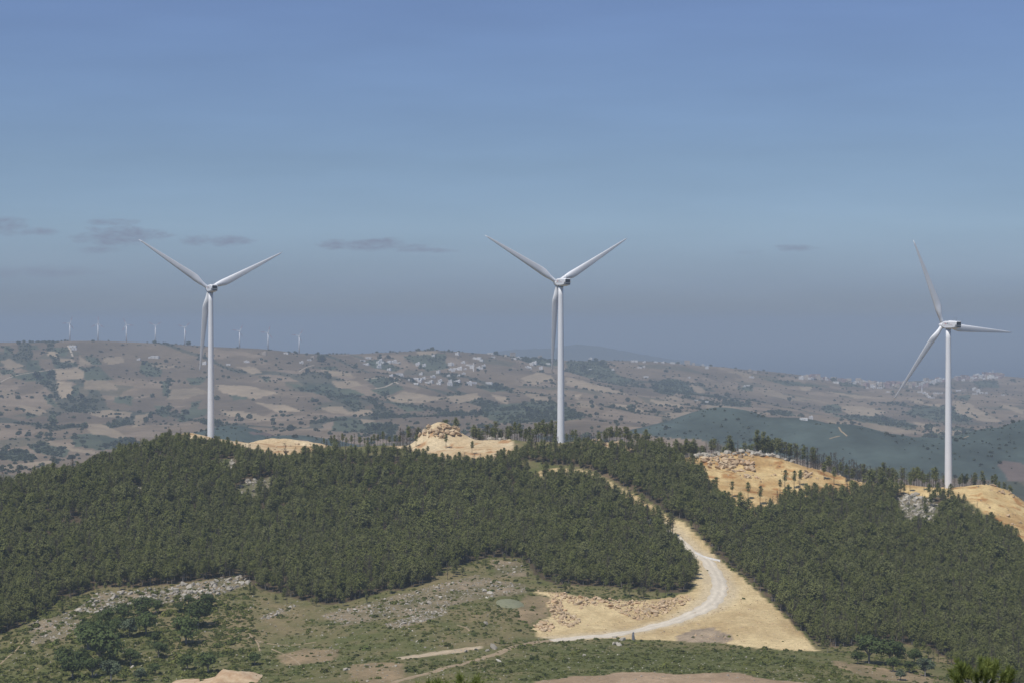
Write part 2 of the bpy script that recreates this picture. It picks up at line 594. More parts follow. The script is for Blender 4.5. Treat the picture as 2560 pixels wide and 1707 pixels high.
# ground cover zones, as outlines on the ground
SAND = [(1331, 1477), (1400, 1481), (1460, 1493), (1530, 1500), (1600, 1503), (1680, 1492), (1735, 1475), (1745, 1430), (1736, 1388), (1708, 1348), (1652, 1302), (1575, 1252), (1500, 1210), (1390, 1192), (1350, 1188), (1340, 1178), (1386, 1168), (1470, 1178), (1540, 1210), (1600, 1243), (1665, 1288), (1714, 1308), (1756, 1350), (1798, 1400), (1857, 1446), (1928, 1509), (1962, 1546), (2016, 1593), (2045, 1626), (1962, 1624), (1870, 1616), (1786, 1604), (1660, 1599), (1590, 1598), (1500, 1596), (1400, 1600), (1345, 1592), (1333, 1570), (1366, 1549), (1384, 1528), (1369, 1513), (1376, 1490)]
QUARRY = [
    [(1690, 1150), (1700, 1105), (1800, 1085), (1900, 1080), (2000, 1090), (2060, 1115), (2170, 1140), (2260, 1160), (2380, 1175), (2380, 1245), (2300, 1240), (2240, 1225), (2130, 1240), (2050, 1245), (1980, 1248), (1920, 1282), (1870, 1300), (1800, 1245), (1740, 1200)],
    [(2330, 1165), (2440, 1150), (2520, 1175), (2580, 1195), (2700, 1290), (2700, 1420), (2560, 1352), (2480, 1298), (2420, 1252), (2380, 1240)],
    [(950, 1110), (1030, 1080), (1060, 1050), (1110, 1040), (1190, 1065), (1275, 1075), (1285, 1125), (1270, 1146), (1200, 1156), (1130, 1150), (1060, 1132)],
    [(400, 1085), (470, 1060), (540, 1065), (560, 1085), (650, 1070), (800, 1070), (830, 1112), (760, 1134), (690, 1138), (620, 1118), (560, 1104), (510, 1098), (430, 1094)],
    [(1470, 1085), (1590, 1090), (1590, 1125), (1480, 1120)],
    [(330, 1090), (430, 1060), (450, 1096), (350, 1120)]]
FOREST_L = [(-300, 1290), (-100, 1250), (0, 1225), (100, 1200), (250, 1155), (350, 1120), (430, 1096), (450, 1106), (510, 1112), (560, 1118), (600, 1132), (690, 1152), (760, 1148), (850, 1134), (960, 1137), (1050, 1140), (1090, 1156), (1200, 1164), (1290, 1148), (1330, 1192), (1420, 1200), (1500, 1222), (1575, 1264), (1640, 1310), (1684, 1352), (1724, 1404), (1740, 1440), (1728, 1474), (1690, 1484), (1620, 1478), (1540, 1470), (1470, 1466), (1400, 1458), (1345, 1446), (1332, 1425), (1303, 1396), (1219, 1396), (1118, 1419), (1068, 1450), (968, 1476), (863, 1500), (821, 1510), (733, 1492), (649, 1475), (620, 1452), (578, 1440), (482, 1452), (356, 1470), (251, 1472), (176, 1494), (105, 1532), (34, 1570), (-60, 1610), (-300, 1690)]
FOREST_R = [(1285, 1128), (1380, 1130), (1440, 1126), (1490, 1112), (1590, 1080), (1690, 1085), (1712, 1150), (1735, 1190), (1800, 1235), (1850, 1252), (1895, 1278), (1915, 1292), (1940, 1262), (1990, 1250), (2040, 1238), (2100, 1220), (2200, 1224), (2300, 1226), (2350, 1236), (2395, 1258), (2430, 1292), (2480, 1318), (2560, 1375), (2700, 1440), (2860, 1500), (2860, 1760), (2600, 1740), (2480, 1700), (2380, 1660), (2330, 1622), (2240, 1606), (2160, 1606), (2090, 1618), (2050, 1612), (2018, 1588), (1966, 1541), (1932, 1504), (1862, 1441), (1804, 1396), (1722, 1304), (1670, 1283), (1605, 1238), (1545, 1205), (1474, 1172), (1390, 1162), (1300, 1150)]
CLEAR = [[(2218, 1262), (2255, 1240), (2300, 1236), (2326, 1250), (2352, 1266), (2340, 1296), (2362, 1322), (2330, 1334), (2305, 1318), (2272, 1326), (2250, 1296)], [(592, 1212), (640, 1192), (682, 1190), (690, 1236), (640, 1250), (596, 1252)],
         [(548, 1150), (588, 1145), (584, 1190), (550, 1190)], [(330, 1222), (356, 1215), (352, 1255), (330, 1258)], [(1595, 1155), (1670, 1150), (1665, 1170)]]
ROCKY = [[(190, 1530), (240, 1482), (330, 1478), (400, 1470), (500, 1455), (600, 1437), (625, 1462), (540, 1490), (440, 1503), (330, 1520), (240, 1535)],
         [(640, 1545), (700, 1525), (745, 1510), (720, 1530), (660, 1550)],
         [(800, 1538), (900, 1512), (1000, 1482), (1090, 1462), (1190, 1436), (1235, 1448), (1310, 1460), (1320, 1480), (1240, 1490), (1130, 1512), (1060, 1535), (960, 1548), (860, 1562)],
         [(960, 1560), (1050, 1535), (1110, 1520), (1120, 1535), (1040, 1560), (980, 1572)],
         [(1225, 1400), (1300, 1400), (1330, 1440), (1240, 1440)],
         [(70, 1560), (190, 1520), (210, 1560), (150, 1600), (80, 1610)]]
DRY = [[(873, 1660), (940, 1655), (1008, 1658), (1015, 1685), (988, 1707), (877, 1702)], [(1320, 1485), (1375, 1495), (1368, 1540), (1320, 1560), (1290, 1545), (1300, 1500)],
       [(690, 1640), (760, 1620), (860, 1622), (830, 1650), (720, 1665)], [(2075, 1650), (2200, 1668), (2330, 1690), (2330, 1707), (2200, 1700), (2100, 1672)]]
PINK = [[(1340, 1700), (1450, 1690), (1560, 1680), (1700, 1684), (1830, 1680), (1900, 1692), (2000, 1704), (2100, 1730), (1300, 1730)]]
PALE = [[(985, 1643), (1075, 1630), (1200, 1614), (1205, 1620), (1160, 1629), (1075, 1640), (1000, 1648)]]

inrange = (YY > 330) & (YY < 1180) & (PX > -700) & (PX < 3300)
wx = 5 * fbm(XX / 8, YY / 8, 21, 3)
wy = 4 * fbm(XX / 8, YY / 8, 22, 3)
pw = PX + wx
pv = PY + wy
nb = fbm(XX / 30, YY / 30, 31, 4)
ns = fbm(XX / 5, YY / 7, 32, 3)
col = np.zeros(XX.shape + (3,))


def lay(mask, c0, c1, f):
    f = np.clip(f, 0, 1)[..., None]
    cc = np.array(c0) * (1 - f) + np.array(c1) * f
    col[mask] = cc[mask] if cc.ndim == 3 else cc


allm = np.ones(XX.shape, bool)
heath = np.clip(1.4 - np.hypot((PX - 1720) / 420, (PY - 1655) / 50), 0, 1)
lay(allm, (0.102, 0.108, 0.039), (0.225, 0.172, 0.095), 0.30 + 0.5 * nb + 0.5 * ns + 0.28 * np.clip(1 - np.hypot((PX - 680) / 260, (PY - 1560) / 110), 0, 1) - .35 * heath)
zone = np.zeros(XX.shape, int)
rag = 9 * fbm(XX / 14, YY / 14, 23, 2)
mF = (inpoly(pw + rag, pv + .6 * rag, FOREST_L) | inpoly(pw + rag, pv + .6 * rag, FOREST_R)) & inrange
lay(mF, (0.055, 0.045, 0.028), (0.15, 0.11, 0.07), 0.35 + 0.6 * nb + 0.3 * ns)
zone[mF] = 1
for q in CLEAR:
    k = inpoly(pw + rag, pv + rag, q) & inrange
    lay(k, (0.09, 0.095, 0.045), (0.24, 0.20, 0.14), 0.45 + 0.8 * ns)
    zone[k] = 2
for q in ROCKY:
    k = inpoly(pw, pv, q) & inrange
    lay(k, (0.12, 0.11, 0.055), (0.27, 0.21, 0.14), 0.45 + 0.8 * ns)
    zone[k] = 3
for q in DRY:
    k = inpoly(pw, pv, q) & inrange
    lay(k, (0.16, 0.13, 0.07), (0.30, 0.22, 0.13), 0.5 + 0.7 * ns)
    zone[k] = 4
for q in PINK:
    k = inpoly(pw, pv, q) & inrange
    lay(k, (0.26, 0.185, 0.115), (0.41, 0.30, 0.195), 0.5 + 0.9 * nb + 0.4 * ns)
    zone[k] = 5
for q in PALE:
    k = inpoly(pw * 0.3 + PX * 0.7, pv * 0.3 + PY * 0.7, q) & inrange
    lay(k, (0.36, 0.27, 0.17), (0.48, 0.40, 0.28), 0.5 + 0.9 * ns)
    zone[k] = 6
ROADPX = [(1560, 1262), (1640, 1310), (1700, 1352), (1739, 1386), (1767, 1401), (1790, 1434), (1799, 1465), (1790, 1495), (1765, 1518), (1721, 1539), (1670, 1557), (1619, 1571), (1555, 1582), (1491, 1591), (1428, 1597), (1377, 1602)]
k = inpoly(PX + 1.1 * wx, PY + 0.9 * wy, SAND) & inrange
lay(k, (0.39, 0.285, 0.145), (0.56, 0.44, 0.24), 0.55 + 0.8 * nb + 0.6 * ns)
zone[k] = 7
k = k & inpoly(PX + 2 * wx, PY + wy, [(1680, 1596), (1720, 1576), (1775, 1566), (1835, 1588), (1812, 1608), (1700, 1604)])
lay(k, (0.22, 0.175, 0.125), (0.36, 0.28, 0.19), 0.5 + 1.0 * ns)
rw = near_at([q[0] for q in ROADPX], [q[1] for q in ROADPX])
dist = np.full(XX.shape, 99.0)
for i in range(len(rw) - 1):
    p0, p1 = rw[i, :2], rw[i + 1, :2]
    d = p1 - p0
    s = np.clip(((XX - p0[0]) * d[0] + (YY - p0[1]) * d[1]) / (d @ d), 0, 1)
    dist = np.minimum(dist, np.hypot(XX - p0[0] - s * d[0], YY - p0[1] - s * d[1]))
bl = np.clip((7.5 + 3 * nb + 1.5 * ns - dist) / 4.5, 0, .85)[..., None]
bl = np.where((zone == 7)[..., None], bl, 0)
col = col * (1 - bl) + np.array((0.50, 0.41, 0.265)) * bl
for qi, q in enumerate(QUARRY):
    k = inpoly(pw, pv, q) & inrange & (YY > 860)
    if qi < 2:
        lay(k, (0.39, 0.25, 0.105), (0.57, 0.425, 0.205), 0.5 + 0.9 * nb + 0.7 * ns + 0.6 * fbm(XX / 30, YY / 3.5, 46, 3))
    else:
        lay(k, (0.42, 0.29, 0.15), (0.56, 0.45, 0.28), 0.5 + 0.8 * nb + 0.5 * ns)
    zone[k] = 8
# reddish veins in the mound
k = (zone == 8) & (fbm(XX / 7, YY / 4, 44, 3) > 0.35)
col[k] = col[k] * np.array((0.72, 0.55, 0.45))
lower = np.clip(col, 0.01, 0.8)
ny, nx = XX.shape
ii = np.arange(ny * nx).reshape(ny, nx)
Fq = np.stack([ii[:-1, :-1], ii[:-1, 1:], ii[1:, 1:], ii[1:, :-1]], -1).reshape(-1, 4)
# small scarp along the pink bank
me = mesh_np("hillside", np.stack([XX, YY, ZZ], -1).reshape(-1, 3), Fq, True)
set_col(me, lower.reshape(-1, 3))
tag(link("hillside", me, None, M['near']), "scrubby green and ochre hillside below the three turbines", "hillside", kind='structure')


def zone_at(X, Y):
    i = np.clip(np.round((X - GX0) / ST).astype(int), 0, nx - 1)
    j = np.clip(np.round((Y - GY0) / ST).astype(int), 0, ny - 1)
    return zone[j, i]


# ------------------------------------------------------------------ far terrain
SKYL = [(-500, 880, 4600), (-250, 868, 4600), (0, 860, 4600), (174, 852, 4600), (245, 851, 4600), (316, 854, 4600), (392, 858, 4600), (463, 861, 4600), (522, 865, 4600), (599, 869, 4600), (669, 873, 4600), (751, 882, 4650), (827, 884, 4750), (925, 884, 4900), (1010, 881, 5000), (1088, 878, 5000), (1197, 883, 5100), (1284, 890, 5300), (1415, 899, 5500), (1611, 902, 5900), (1741, 912, 6100), (1850, 925, 6300), (1960, 945, 6500), (2068, 950, 6700), (2177, 957, 6900), (2286, 955, 7000), (2394, 945, 7000), (2480, 938, 7000), (2560, 944, 7000), (2800, 950, 7000), (3060, 960, 7000)]
far_px = list(SKYL) + [
    (-400, 960, 3900), (-400, 1080, 3000), (-400, 1200, 2100), (300, 915, 4250), (300, 960, 3950), (300, 1050, 3300), (300, 1110, 2800), (100, 1160, 2350), (0, 1000, 3700), (0, 1230, 1900), (600, 960, 4000), (650, 1040, 3300), (650, 1110, 2500),
    (1100, 930, 4450), (1100, 975, 4000), (1100, 1040, 3300), (1100, 1110, 2500), (1500, 950, 4900), (1500, 1000, 4100), (1500, 1060, 3200), (1500, 1120, 2400),
    (1800, 965, 5300), (1800, 1000, 4500), (1900, 1040, 3700), (1950, 1130, 2400), (2250, 980, 6000), (2250, 1010, 5200), (2250, 1050, 4300), (2250, 1085, 3600), (2250, 1130, 2900), (2300, 1200, 2200),
    (2700, 990, 5800), (2700, 1040, 4600), (2700, 1090, 3500), (2700, 1180, 2300)]
fc = [world(*q) for q in far_px]
for (u, v, Y) in SKYL[::2]:
    X, _, z = world(u, v, Y)
    fc.append((X * 1.12, Y * 1.12, z - 45))
    fc.append((X * 1.5, Y * 1.55, -420))
for X in (-700, -300, 0, 300, 700):
    fc.append((X, 1150, -185))
    fc.append((X, 1600, -182))
far_f = tps(fc, 1e-5)
fu = np.arange(-620, 3200, 4.0)
fr = 1140 * (9800 / 1140) ** (np.arange(640) / 639)
UU, FY = np.meshgrid(fu, fr)
FX = (UU - CX) / F * FY
FZ = far_f(FX, FY)
MIDH = [(558, 1037, 2400, 75, 170), (700, 1063, 2350, 90, 150), (440, 1078, 2400, 70, 150), (1825, 1026, 2650, 85, 170), (1700, 1062, 2620, 60, 150), (1960, 1048, 2550, 90, 170), (2080, 1070, 2450, 90, 160), (2190, 1100, 2400, 110, 160), (2680, 1035, 2500, 110, 220), (2540, 1078, 2450, 80, 200), (2400, 1115, 2350, 110, 170)]
mb = np.zeros(FX.shape)
for (u, v, Y, s1, s2) in MIDH:
    X, _, zt_ = world(u, v, Y)
    h = zt_ - float(far_f([X], [Y])[0])
    g_ = ((FX - X) / s1) ** 2 + ((FY - Y) / s2) ** 2
    mb = np.maximum(mb, h * np.exp(-g_ ** 1.2 * .8))
# keep the silhouettes, ripple the slopes
wsky = np.clip(1 - np.abs(FY - np.interp(UU, [s[0] for s in SKYL], [s[2] for s in SKYL])) / 500, 0, 1)
rip = 21 * fbm(FX / 380, FY / 520, 51, 4) + 3 * fbm(FX / 90, FY / 120, 55, 3)
FZ = FZ + mb + rip * (1 - 0.85 * wsky) * np.clip((FY - 1500) / 600, 0.2, 1) * np.clip((9000 - FY) / 2000, 0, 1)
FPY = HZ - FZ / FY * F


def far_at(px, py):
    px = np.atleast_1d(np.asarray(px, float))
    py = np.atleast_1d(np.asarray(py, float))
    out = np.zeros((len(px), 3))
    for k in range(len(px)):
        c = (px[k] - fu[0]) / 4.0
        c0 = int(np.clip(math.floor(c), 0, len(fu) - 2))
        a = c - c0
        pr = FPY[:, c0] * (1 - a) + FPY[:, c0 + 1] * a
        ok = (pr <= py[k]) & (fr > 1900)
        i = int(np.argmax(ok))
        if not ok[i]:
            i = int(np.argmin(np.where((fr > 1900) & (fr < 7600), pr, 1e9)))
            Y = fr[i]
        else:
            i = max(i, 1)
            d = pr[i - 1] - pr[i]
            s = 0 if d <= 1e-6 else np.clip((pr[i - 1] - py[k]) / d, 0, 1)
            Y = fr[i - 1] + (fr[i] - fr[i - 1]) * s
            zc0 = FZ[i - 1, c0] * (1 - a) + FZ[i - 1, c0 + 1] * a
            zc1 = FZ[i, c0] * (1 - a) + FZ[i, c0 + 1] * a
            out[k] = ((px[k] - CX) / F * Y, Y, zc0 + (zc1 - zc0) * s)
            continue
        z = FZ[i, c0] * (1 - a) + FZ[i, c0 + 1] * a
        out[k] = ((px[k] - CX) / F * Y, Y, z)
    return out


def zr(off, sc_, polys):
    return [[(off[0] + x / sc_, off[1] + y / sc_) for x, y in q] for q in polys]


A1, A2, A3 = ((0, 500), 2.24), ((800, 500), 2.24), ((1660, 500), 2.24)
TAN = zr(*A1, [
    [(470, 1005), (600, 1010), (650, 1035), (655, 1062), (560, 1060), (475, 1060)], [(325, 1010), (400, 1020), (408, 1070), (395, 1105), (340, 1110), (325, 1060)],
    [(300, 950), (440, 940), (470, 960), (460, 1000), (320, 1005)], [(270, 845), (330, 855), (310, 880), (270, 870)], [(320, 880), (400, 885), (420, 905), (340, 910)],
    [(465, 1250), (560, 1250), (640, 1280), (715, 1330), (700, 1345), (600, 1320), (520, 1310), (480, 1275)], [(230, 1330), (330, 1360), (430, 1390), (640, 1420), (560, 1430), (400, 1400), (280, 1370)],
    [(90, 1140), (200, 1160), (270, 1185), (220, 1205), (150, 1195)], [(480, 1185), (600, 1175), (740, 1185), (720, 1215), (560, 1215)], [(760, 1200), (840, 1195), (830, 1230), (740, 1275)],
    [(960, 1060), (1090, 1045), (1160, 1075), (1040, 1110), (930, 1115)], [(1200, 1030), (1400, 1040), (1560, 1080), (1420, 1110), (1250, 1080)], [(1420, 1130), (1600, 1150), (1700, 1180), (1560, 1190)],
    [(1230, 1170), (1420, 1190), (1560, 1230), (1440, 1235), (1260, 1200)], [(1330, 935), (1420, 930), (1480, 965), (1400, 970)], [(0, 1490), (180, 1465), (330, 1455), (240, 1490), (60, 1520)],
    [(440, 870), (520, 920), (440, 930)], [(570, 880), (680, 880), (700, 910), (600, 920)], [(0, 900), (60, 890), (140, 930), (40, 950)], [(820, 920), (1020, 930), (900, 945)], [(0, 1060), (90, 1070), (40, 1110), (0, 1110)]])
TAN += zr(*A2, [
    [(1120, 1000), (1220, 960), (1290, 975), (1320, 1010), (1200, 1030)], [(1380, 990), (1480, 1010), (1640, 1060), (1740, 1090), (1560, 1070), (1380, 1040)], [(370, 1110), (470, 1070), (560, 1080), (720, 1110), (560, 1130), (430, 1130)],
    [(700, 1100), (880, 1080), (900, 1110), (760, 1140)], [(60, 1010), (200, 1010), (240, 1040), (100, 1050)], [(0, 1160), (120, 1150), (170, 1200), (60, 1190)], [(150, 1190), (280, 1165), (300, 1195), (200, 1215)], [(230, 1220), (320, 1230), (240, 1250)],
    [(1130, 1070), (1250, 1090), (1310, 1130), (1200, 1130)], [(1430, 1120), (1510, 1120), (1560, 1160), (1460, 1165)], [(1400, 1090), (1480, 1080), (1440, 1115)], [(1600, 1130), (1750, 1150), (1850, 1190), (1700, 1170)], [(1840, 1110), (2016, 1130), (2016, 1160), (1900, 1150)],
    [(960, 1085), (1050, 1100), (1060, 1140), (990, 1120)], [(540, 850), (660, 845), (640, 860), (560, 868)], [(0, 950), (120, 955), (200, 985), (60, 985)]])
TAN += zr(*A3, [
    [(350, 955), (440, 960), (560, 990), (440, 985)], [(150, 1030), (190, 1030), (230, 1070), (200, 1085), (160, 1050)], [(0, 1100), (60, 1095), (120, 1130), (40, 1140)], [(520, 1060), (620, 1065), (700, 1100), (820, 1130), (700, 1120), (560, 1085)],
    [(1000, 1150), (1100, 1150), (1250, 1185), (1180, 1205), (1040, 1200), (1000, 1180)], [(1360, 1105), (1420, 1110), (1460, 1140), (1540, 1140), (1540, 1158), (1400, 1130)], [(1620, 1120), (1700, 1130), (1760, 1170), (1640, 1150)],
    [(1390, 1240), (1480, 1250), (1560, 1290), (1700, 1290), (1600, 1320), (1480, 1290)], [(1890, 1140), (2016, 1170), (2016, 1200), (1900, 1160)], [(230, 1140), (420, 1160), (560, 1200), (400, 1180), (240, 1175)], [(0, 1190), (140, 1180), (200, 1200), (60, 1240)],
    [(880, 1225), (1100, 1240), (1350, 1280), (1500, 1310), (1300, 1300), (1000, 1270)], [(680, 1090), (840, 1110), (900, 1130), (760, 1115)], [(1930, 1310), (2016, 1305), (2016, 1330), (1940, 1335)], [(760, 1045), (830, 1040), (820, 1060), (770, 1065)],
    [(1620, 1130), (1760, 1170), (1900, 1240), (1800, 1240), (1640, 1190)], [(900, 1070), (1100, 1090), (1250, 1110), (1100, 1110)]])
GRN = zr(*A1, [
    [(80, 965), (290, 960), (310, 1005), (180, 1015), (60, 990)], [(440, 935), (560, 930), (590, 970), (640, 1005), (570, 1010), (470, 1005)], [(420, 1030), (450, 1040), (440, 1090), (390, 1110), (410, 1060)], [(290, 910), (420, 905), (440, 930), (310, 940)],
    [(470, 875), (540, 875), (575, 920), (500, 920)], [(20, 815), (60, 815), (70, 860), (20, 860)], [(150, 810), (210, 815), (220, 840), (170, 840)], [(290, 820), (380, 830), (370, 875), (310, 865)], [(150, 900), (220, 890), (230, 950), (150, 950)],
    [(790, 900), (910, 925), (900, 990), (820, 990), (780, 950)], [(1040, 995), (1150, 990), (1130, 1035), (1070, 1030)], [(910, 1010), (960, 1010), (940, 1100), (910, 1090)], [(1075, 1130), (1130, 1120), (1100, 1170), (1050, 1190)], [(870, 1150), (950, 1150), (940, 1220), (880, 1200)],
    [(1290, 1090), (1380, 1085), (1385, 1110), (1300, 1120)], [(1020, 1170), (1160, 1165), (1155, 1200), (1030, 1240), (990, 1235)], [(640, 1100), (740, 1095), (740, 1150), (640, 1130)], [(280, 1180), (340, 1200), (270, 1230)], [(150, 1190), (230, 1200), (150, 1225)],
    [(390, 1320), (520, 1300), (720, 1350), (680, 1390), (560, 1400), (420, 1375)], [(160, 1370), (260, 1350), (400, 1400), (350, 1440), (190, 1410)], [(0, 1400), (140, 1400), (220, 1450), (60, 1460), (0, 1450)],
    [(1590, 1020), (1720, 1040), (1850, 1020), (1900, 1080), (2016, 1090), (2016, 1150), (1850, 1090), (1700, 1070)], [(1440, 985), (1520, 990), (1500, 1020)], [(1750, 930), (1900, 930), (1850, 955)], [(0, 945), (80, 950), (70, 975), (0, 975)], [(240, 1090), (300, 1110), (330, 1160), (270, 1140)]])
GRN += zr(*A2, [
    [(250, 1000), (350, 985), (440, 1010), (420, 1030), (320, 1050)], [(280, 1060), (440, 1030), (470, 1060), (360, 1100)], [(460, 870), (700, 860), (700, 900), (720, 940), (600, 960), (540, 920)], [(0, 1040), (200, 1060), (250, 1090), (60, 1080)], [(370, 1120), (560, 1150), (590, 1180), (480, 1180)],
    [(900, 1130), (1000, 1140), (1300, 1120), (1420, 1170), (1500, 1220), (1250, 1240), (1000, 1250), (900, 1200)], [(1380, 900), (1600, 900), (1640, 960), (1750, 1010), (1700, 1040), (1500, 990), (1380, 960)], [(1860, 1050), (1900, 1010), (2016, 1000), (2016, 1080), (1900, 1080)],
    [(1920, 1240), (2016, 1230), (2016, 1290), (1930, 1280)], [(100, 1210), (300, 1240), (440, 1260), (420, 1310), (60, 1290)], [(1080, 875), (1330, 890), (1330, 930), (1180, 920)], [(250, 900), (330, 890), (460, 940), (420, 960), (300, 940)], [(860, 1040), (1000, 1030), (1100, 1060), (960, 1075)]])
GRN += zr(*A3, [
    [(0, 1000), (80, 1000), (140, 1030), (60, 1090), (0, 1080)], [(80, 1050), (130, 1035), (190, 1085), (120, 1100)], [(320, 1130), (400, 1115), (490, 1140), (480, 1160), (340, 1150)], [(570, 1180), (700, 1180), (740, 1205), (620, 1200)], [(880, 1150), (980, 1140), (1000, 1190), (900, 1190)],
    [(1400, 1150), (1700, 1150), (1780, 1200), (1700, 1240), (1500, 1230), (1350, 1190)], [(930, 1200), (1200, 1200), (1420, 1260), (1400, 1280), (1100, 1240)], [(550, 1000), (700, 1010), (900, 1040), (700, 1040)], [(400, 1050), (490, 1040), (500, 1070)], [(1620, 1100), (1720, 1085), (1700, 1120)],
    [(1730, 1010), (1860, 1010), (1880, 1050), (1760, 1050)], [(1640, 1270), (1800, 1290), (2016, 1240), (2016, 1560), (1000, 1560), (900, 1400), (1100, 1330), (1400, 1330)], [(880, 990), (1000, 1010), (1150, 1050), (1000, 1040)]])
inF = (FY > 1900) & (FY < 7600)
fwx = 5 * fbm(UU / 14, FPY / 9, 61, 4)
fwy = 3 * fbm(UU / 16, FPY / 8, 62, 4)
pu = UU + fwx
pv2 = FPY + fwy
b1 = fbm(FX / 160, FY / 260, 63, 4)
b2 = fbm(FX / 45, FY / 90, 64, 4)
vis = (FPY <= np.minimum.accumulate(FPY, axis=0) + 0.6)
fcol = np.zeros(FX.shape + (3,))
ff = np.clip(0.45 + 0.8 * b1 + 0.35 * b2, 0, 1)[..., None]
fcol[:] = np.array((0.112, 0.086, 0.060)) * (1 - ff) + np.array((0.205, 0.152, 0.100)) * ff
# patchwork of small fields: jittered cells
cu_ = FX / 85 + 0.6 * fbm(FX / 150, FY / 200, 71, 2)
cv_ = FY / 130 + 0.6 * fbm(FX / 150, FY / 200, 72, 2)
cell = _T[np.floor(cu_).astype(int) % 256, np.floor(cv_).astype(int) % 256]
fld = (cell > 0.66) & (b1 > -0.1)
fcol[fld] = fcol[fld] * 0.35 + np.array((0.24, 0.182, 0.128)) * 0.65
fld = (cell < 0.10)
fcol[fld] = fcol[fld] * 0.5 + np.array((0.06, 0.07, 0.045)) * 0.5
fgreen = np.zeros(FX.shape, bool)
for q in GRN:
    k = inpoly(pu, pv2, q) & inF & vis
    fgreen |= k
    cc = np.array((0.070, 0.080, 0.050)) * (1 + 0.35 * b2[k])[:, None]
    fcol[k] = cc
ftan = np.zeros(FX.shape, bool)
for qi, q in enumerate(TAN):
    k = inpoly(pu, pv2, q) & inF & vis
    ftan |= k
    tone = 0.85 + 0.35 * ((qi * 7919) % 10) / 10
    cc = np.array((0.255, 0.198, 0.132)) * tone * (1 + 0.22 * b2[k])[:, None]
    fcol[k] = cc
fgreen &= ~ftan
# gullies, dark with scrub
gl = np.abs(fbm(FX / 260 + 0.35 * FY / 300, FY / 900, 75, 3))
gul = (gl < 0.045) & ~ftan & (FY < 5200)
fcol[gul] = fcol[gul] * 0.3 + np.array((0.035, 0.048, 0.032)) * 0.7
k = (mb > 7) & (FY < 3000)
fcol[k] = np.array((0.056, 0.074, 0.064)) * (1 + 0.5 * b2[k])[:, None]
k2 = k & (fbm(FX / 70, FY / 200, 77, 3) > 0.42)
fcol[k2] = np.array((0.13, 0.10, 0.085))
fgreen |= k
fcol = np.clip(fcol * 1.05, 0.008, 0.8)
ny2, nx2 = FX.shape
ii = np.arange(ny2 * nx2).reshape(ny2, nx2)
Fq = np.stack([ii[:-1, :-1], ii[:-1, 1:], ii[1:, 1:], ii[1:, :-1]], -1).reshape(-1, 4)
me = mesh_np("hills", np.stack([FX, FY, FZ], -1).reshape(-1, 3), Fq, True)
set_col(me, fcol.reshape(-1, 3))
tag(link("hills", me, None, M['far']), "hazy brown and green farmed hills behind the ridge", "hills", kind='structure')

# far mountain across the bay, and the sea
SEA = -350.0
MR = 13500.0
mu = np.arange(1120, 1760, 6.0)
prof = np.interp(mu, [1120, 1200, 1260, 1380, 1440, 1470, 1540, 1620, 1700, 1760], [905, 886, 876, 870, 862, 864, 874, 890, 901, 915]) + 1.2 * fbm(mu / 18, mu * 0, 81, 3)
rows = np.linspace(-1, 1, 30)
mv = []
for rr in rows:
    for u, q in zip(mu, prof):
        Y = MR + rr * 1500
        z = -(q - HZ) / F * MR
        zz = SEA - 30 + (z - SEA + 30) * math.sqrt(max(0, 1 - rr * rr)) + 14 * float(fbm(np.array([u / 30.]), np.array([rr * 6]), 83, 3)[0]) * (1 - abs(rr))
        mv.append(((u - CX) / F * Y, Y, zz))
n_ = len(mu)
mf = [(i * n_ + j, i * n_ + j + 1, (i + 1) * n_ + j + 1, (i + 1) * n_ + j) for i in range(len(rows) - 1) for j in range(n_ - 1)]
me = mesh_np("mountain", mv, mf, True)
set_col(me, np.tile(np.array([[0.05, 0.055, 0.045]]), (len(mv), 1)))
tag(link("mountain", me, None, M['far']), "faint blue headland beyond the hills", "mountain", kind='structure')

mbs = MB()
mbs.add([(-42000, -3000, SEA), (42000, -3000, SEA), (42000, 60000, SEA), (-42000, 60000, SEA)], [(0, 1, 2, 3)])
tag(mbs.build("sea", M['sea']), "deep blue sea meeting the hazy horizon", "sea", kind='structure')

# ------------------------------------------------------------------ haze
hz = MB()
hz.box((0, 28500, (SEA - 1 + 62) / 2), (86000, 66000, 62 - SEA + 1))
hm = bpy.data.materials.new("haze")
hm.use_nodes = True
t = hm.node_tree
for n in list(t.nodes):
    t.nodes.remove(n)
o_ = N(t, "ShaderNodeOutputMaterial")
pv_ = N(t, "ShaderNodeVolumePrincipled")
pv_.inputs["Color"].default_value = (0.485, 0.58, 0.675, 1)
pv_.inputs["Density"].default_value = 1.4e-4
pv_.inputs["Anisotropy"].default_value = 0.0
t.links.new(pv_.outputs[0], o_.inputs["Volume"])
tag(hz.build("haze", hm), "pale summer haze over the hills", "haze", kind='stuff')

# ------------------------------------------------------------------ wind turbines
def nacelle_loft(secs):
    mbb = MB()
    ring = []
    for (y, hw, zt, zb, c) in secs:
        ring.append([(-hw + c, y, zt), (hw - c, y, zt), (hw, y, zt - c), (hw, y, zb + c * 1.4), (hw - c * 1.2, y, zb), (-hw + c * 1.2, y, zb), (-hw, y, zb + c * 1.4), (-hw, y, zt - c)])
    b = [p for r in ring for p in r]
    f = []
    for i in range(len(ring) - 1):
        for k in range(8):
            f.append((i * 8 + k, i * 8 + (k + 1) % 8, (i + 1) * 8 + (k + 1) % 8, (i + 1) * 8 + k))
    f.append(tuple(range(8))[::-1])
    f.append(tuple((len(ring) - 1) * 8 + k for k in range(8)))
    mbb.add(b, f)
    return mbb


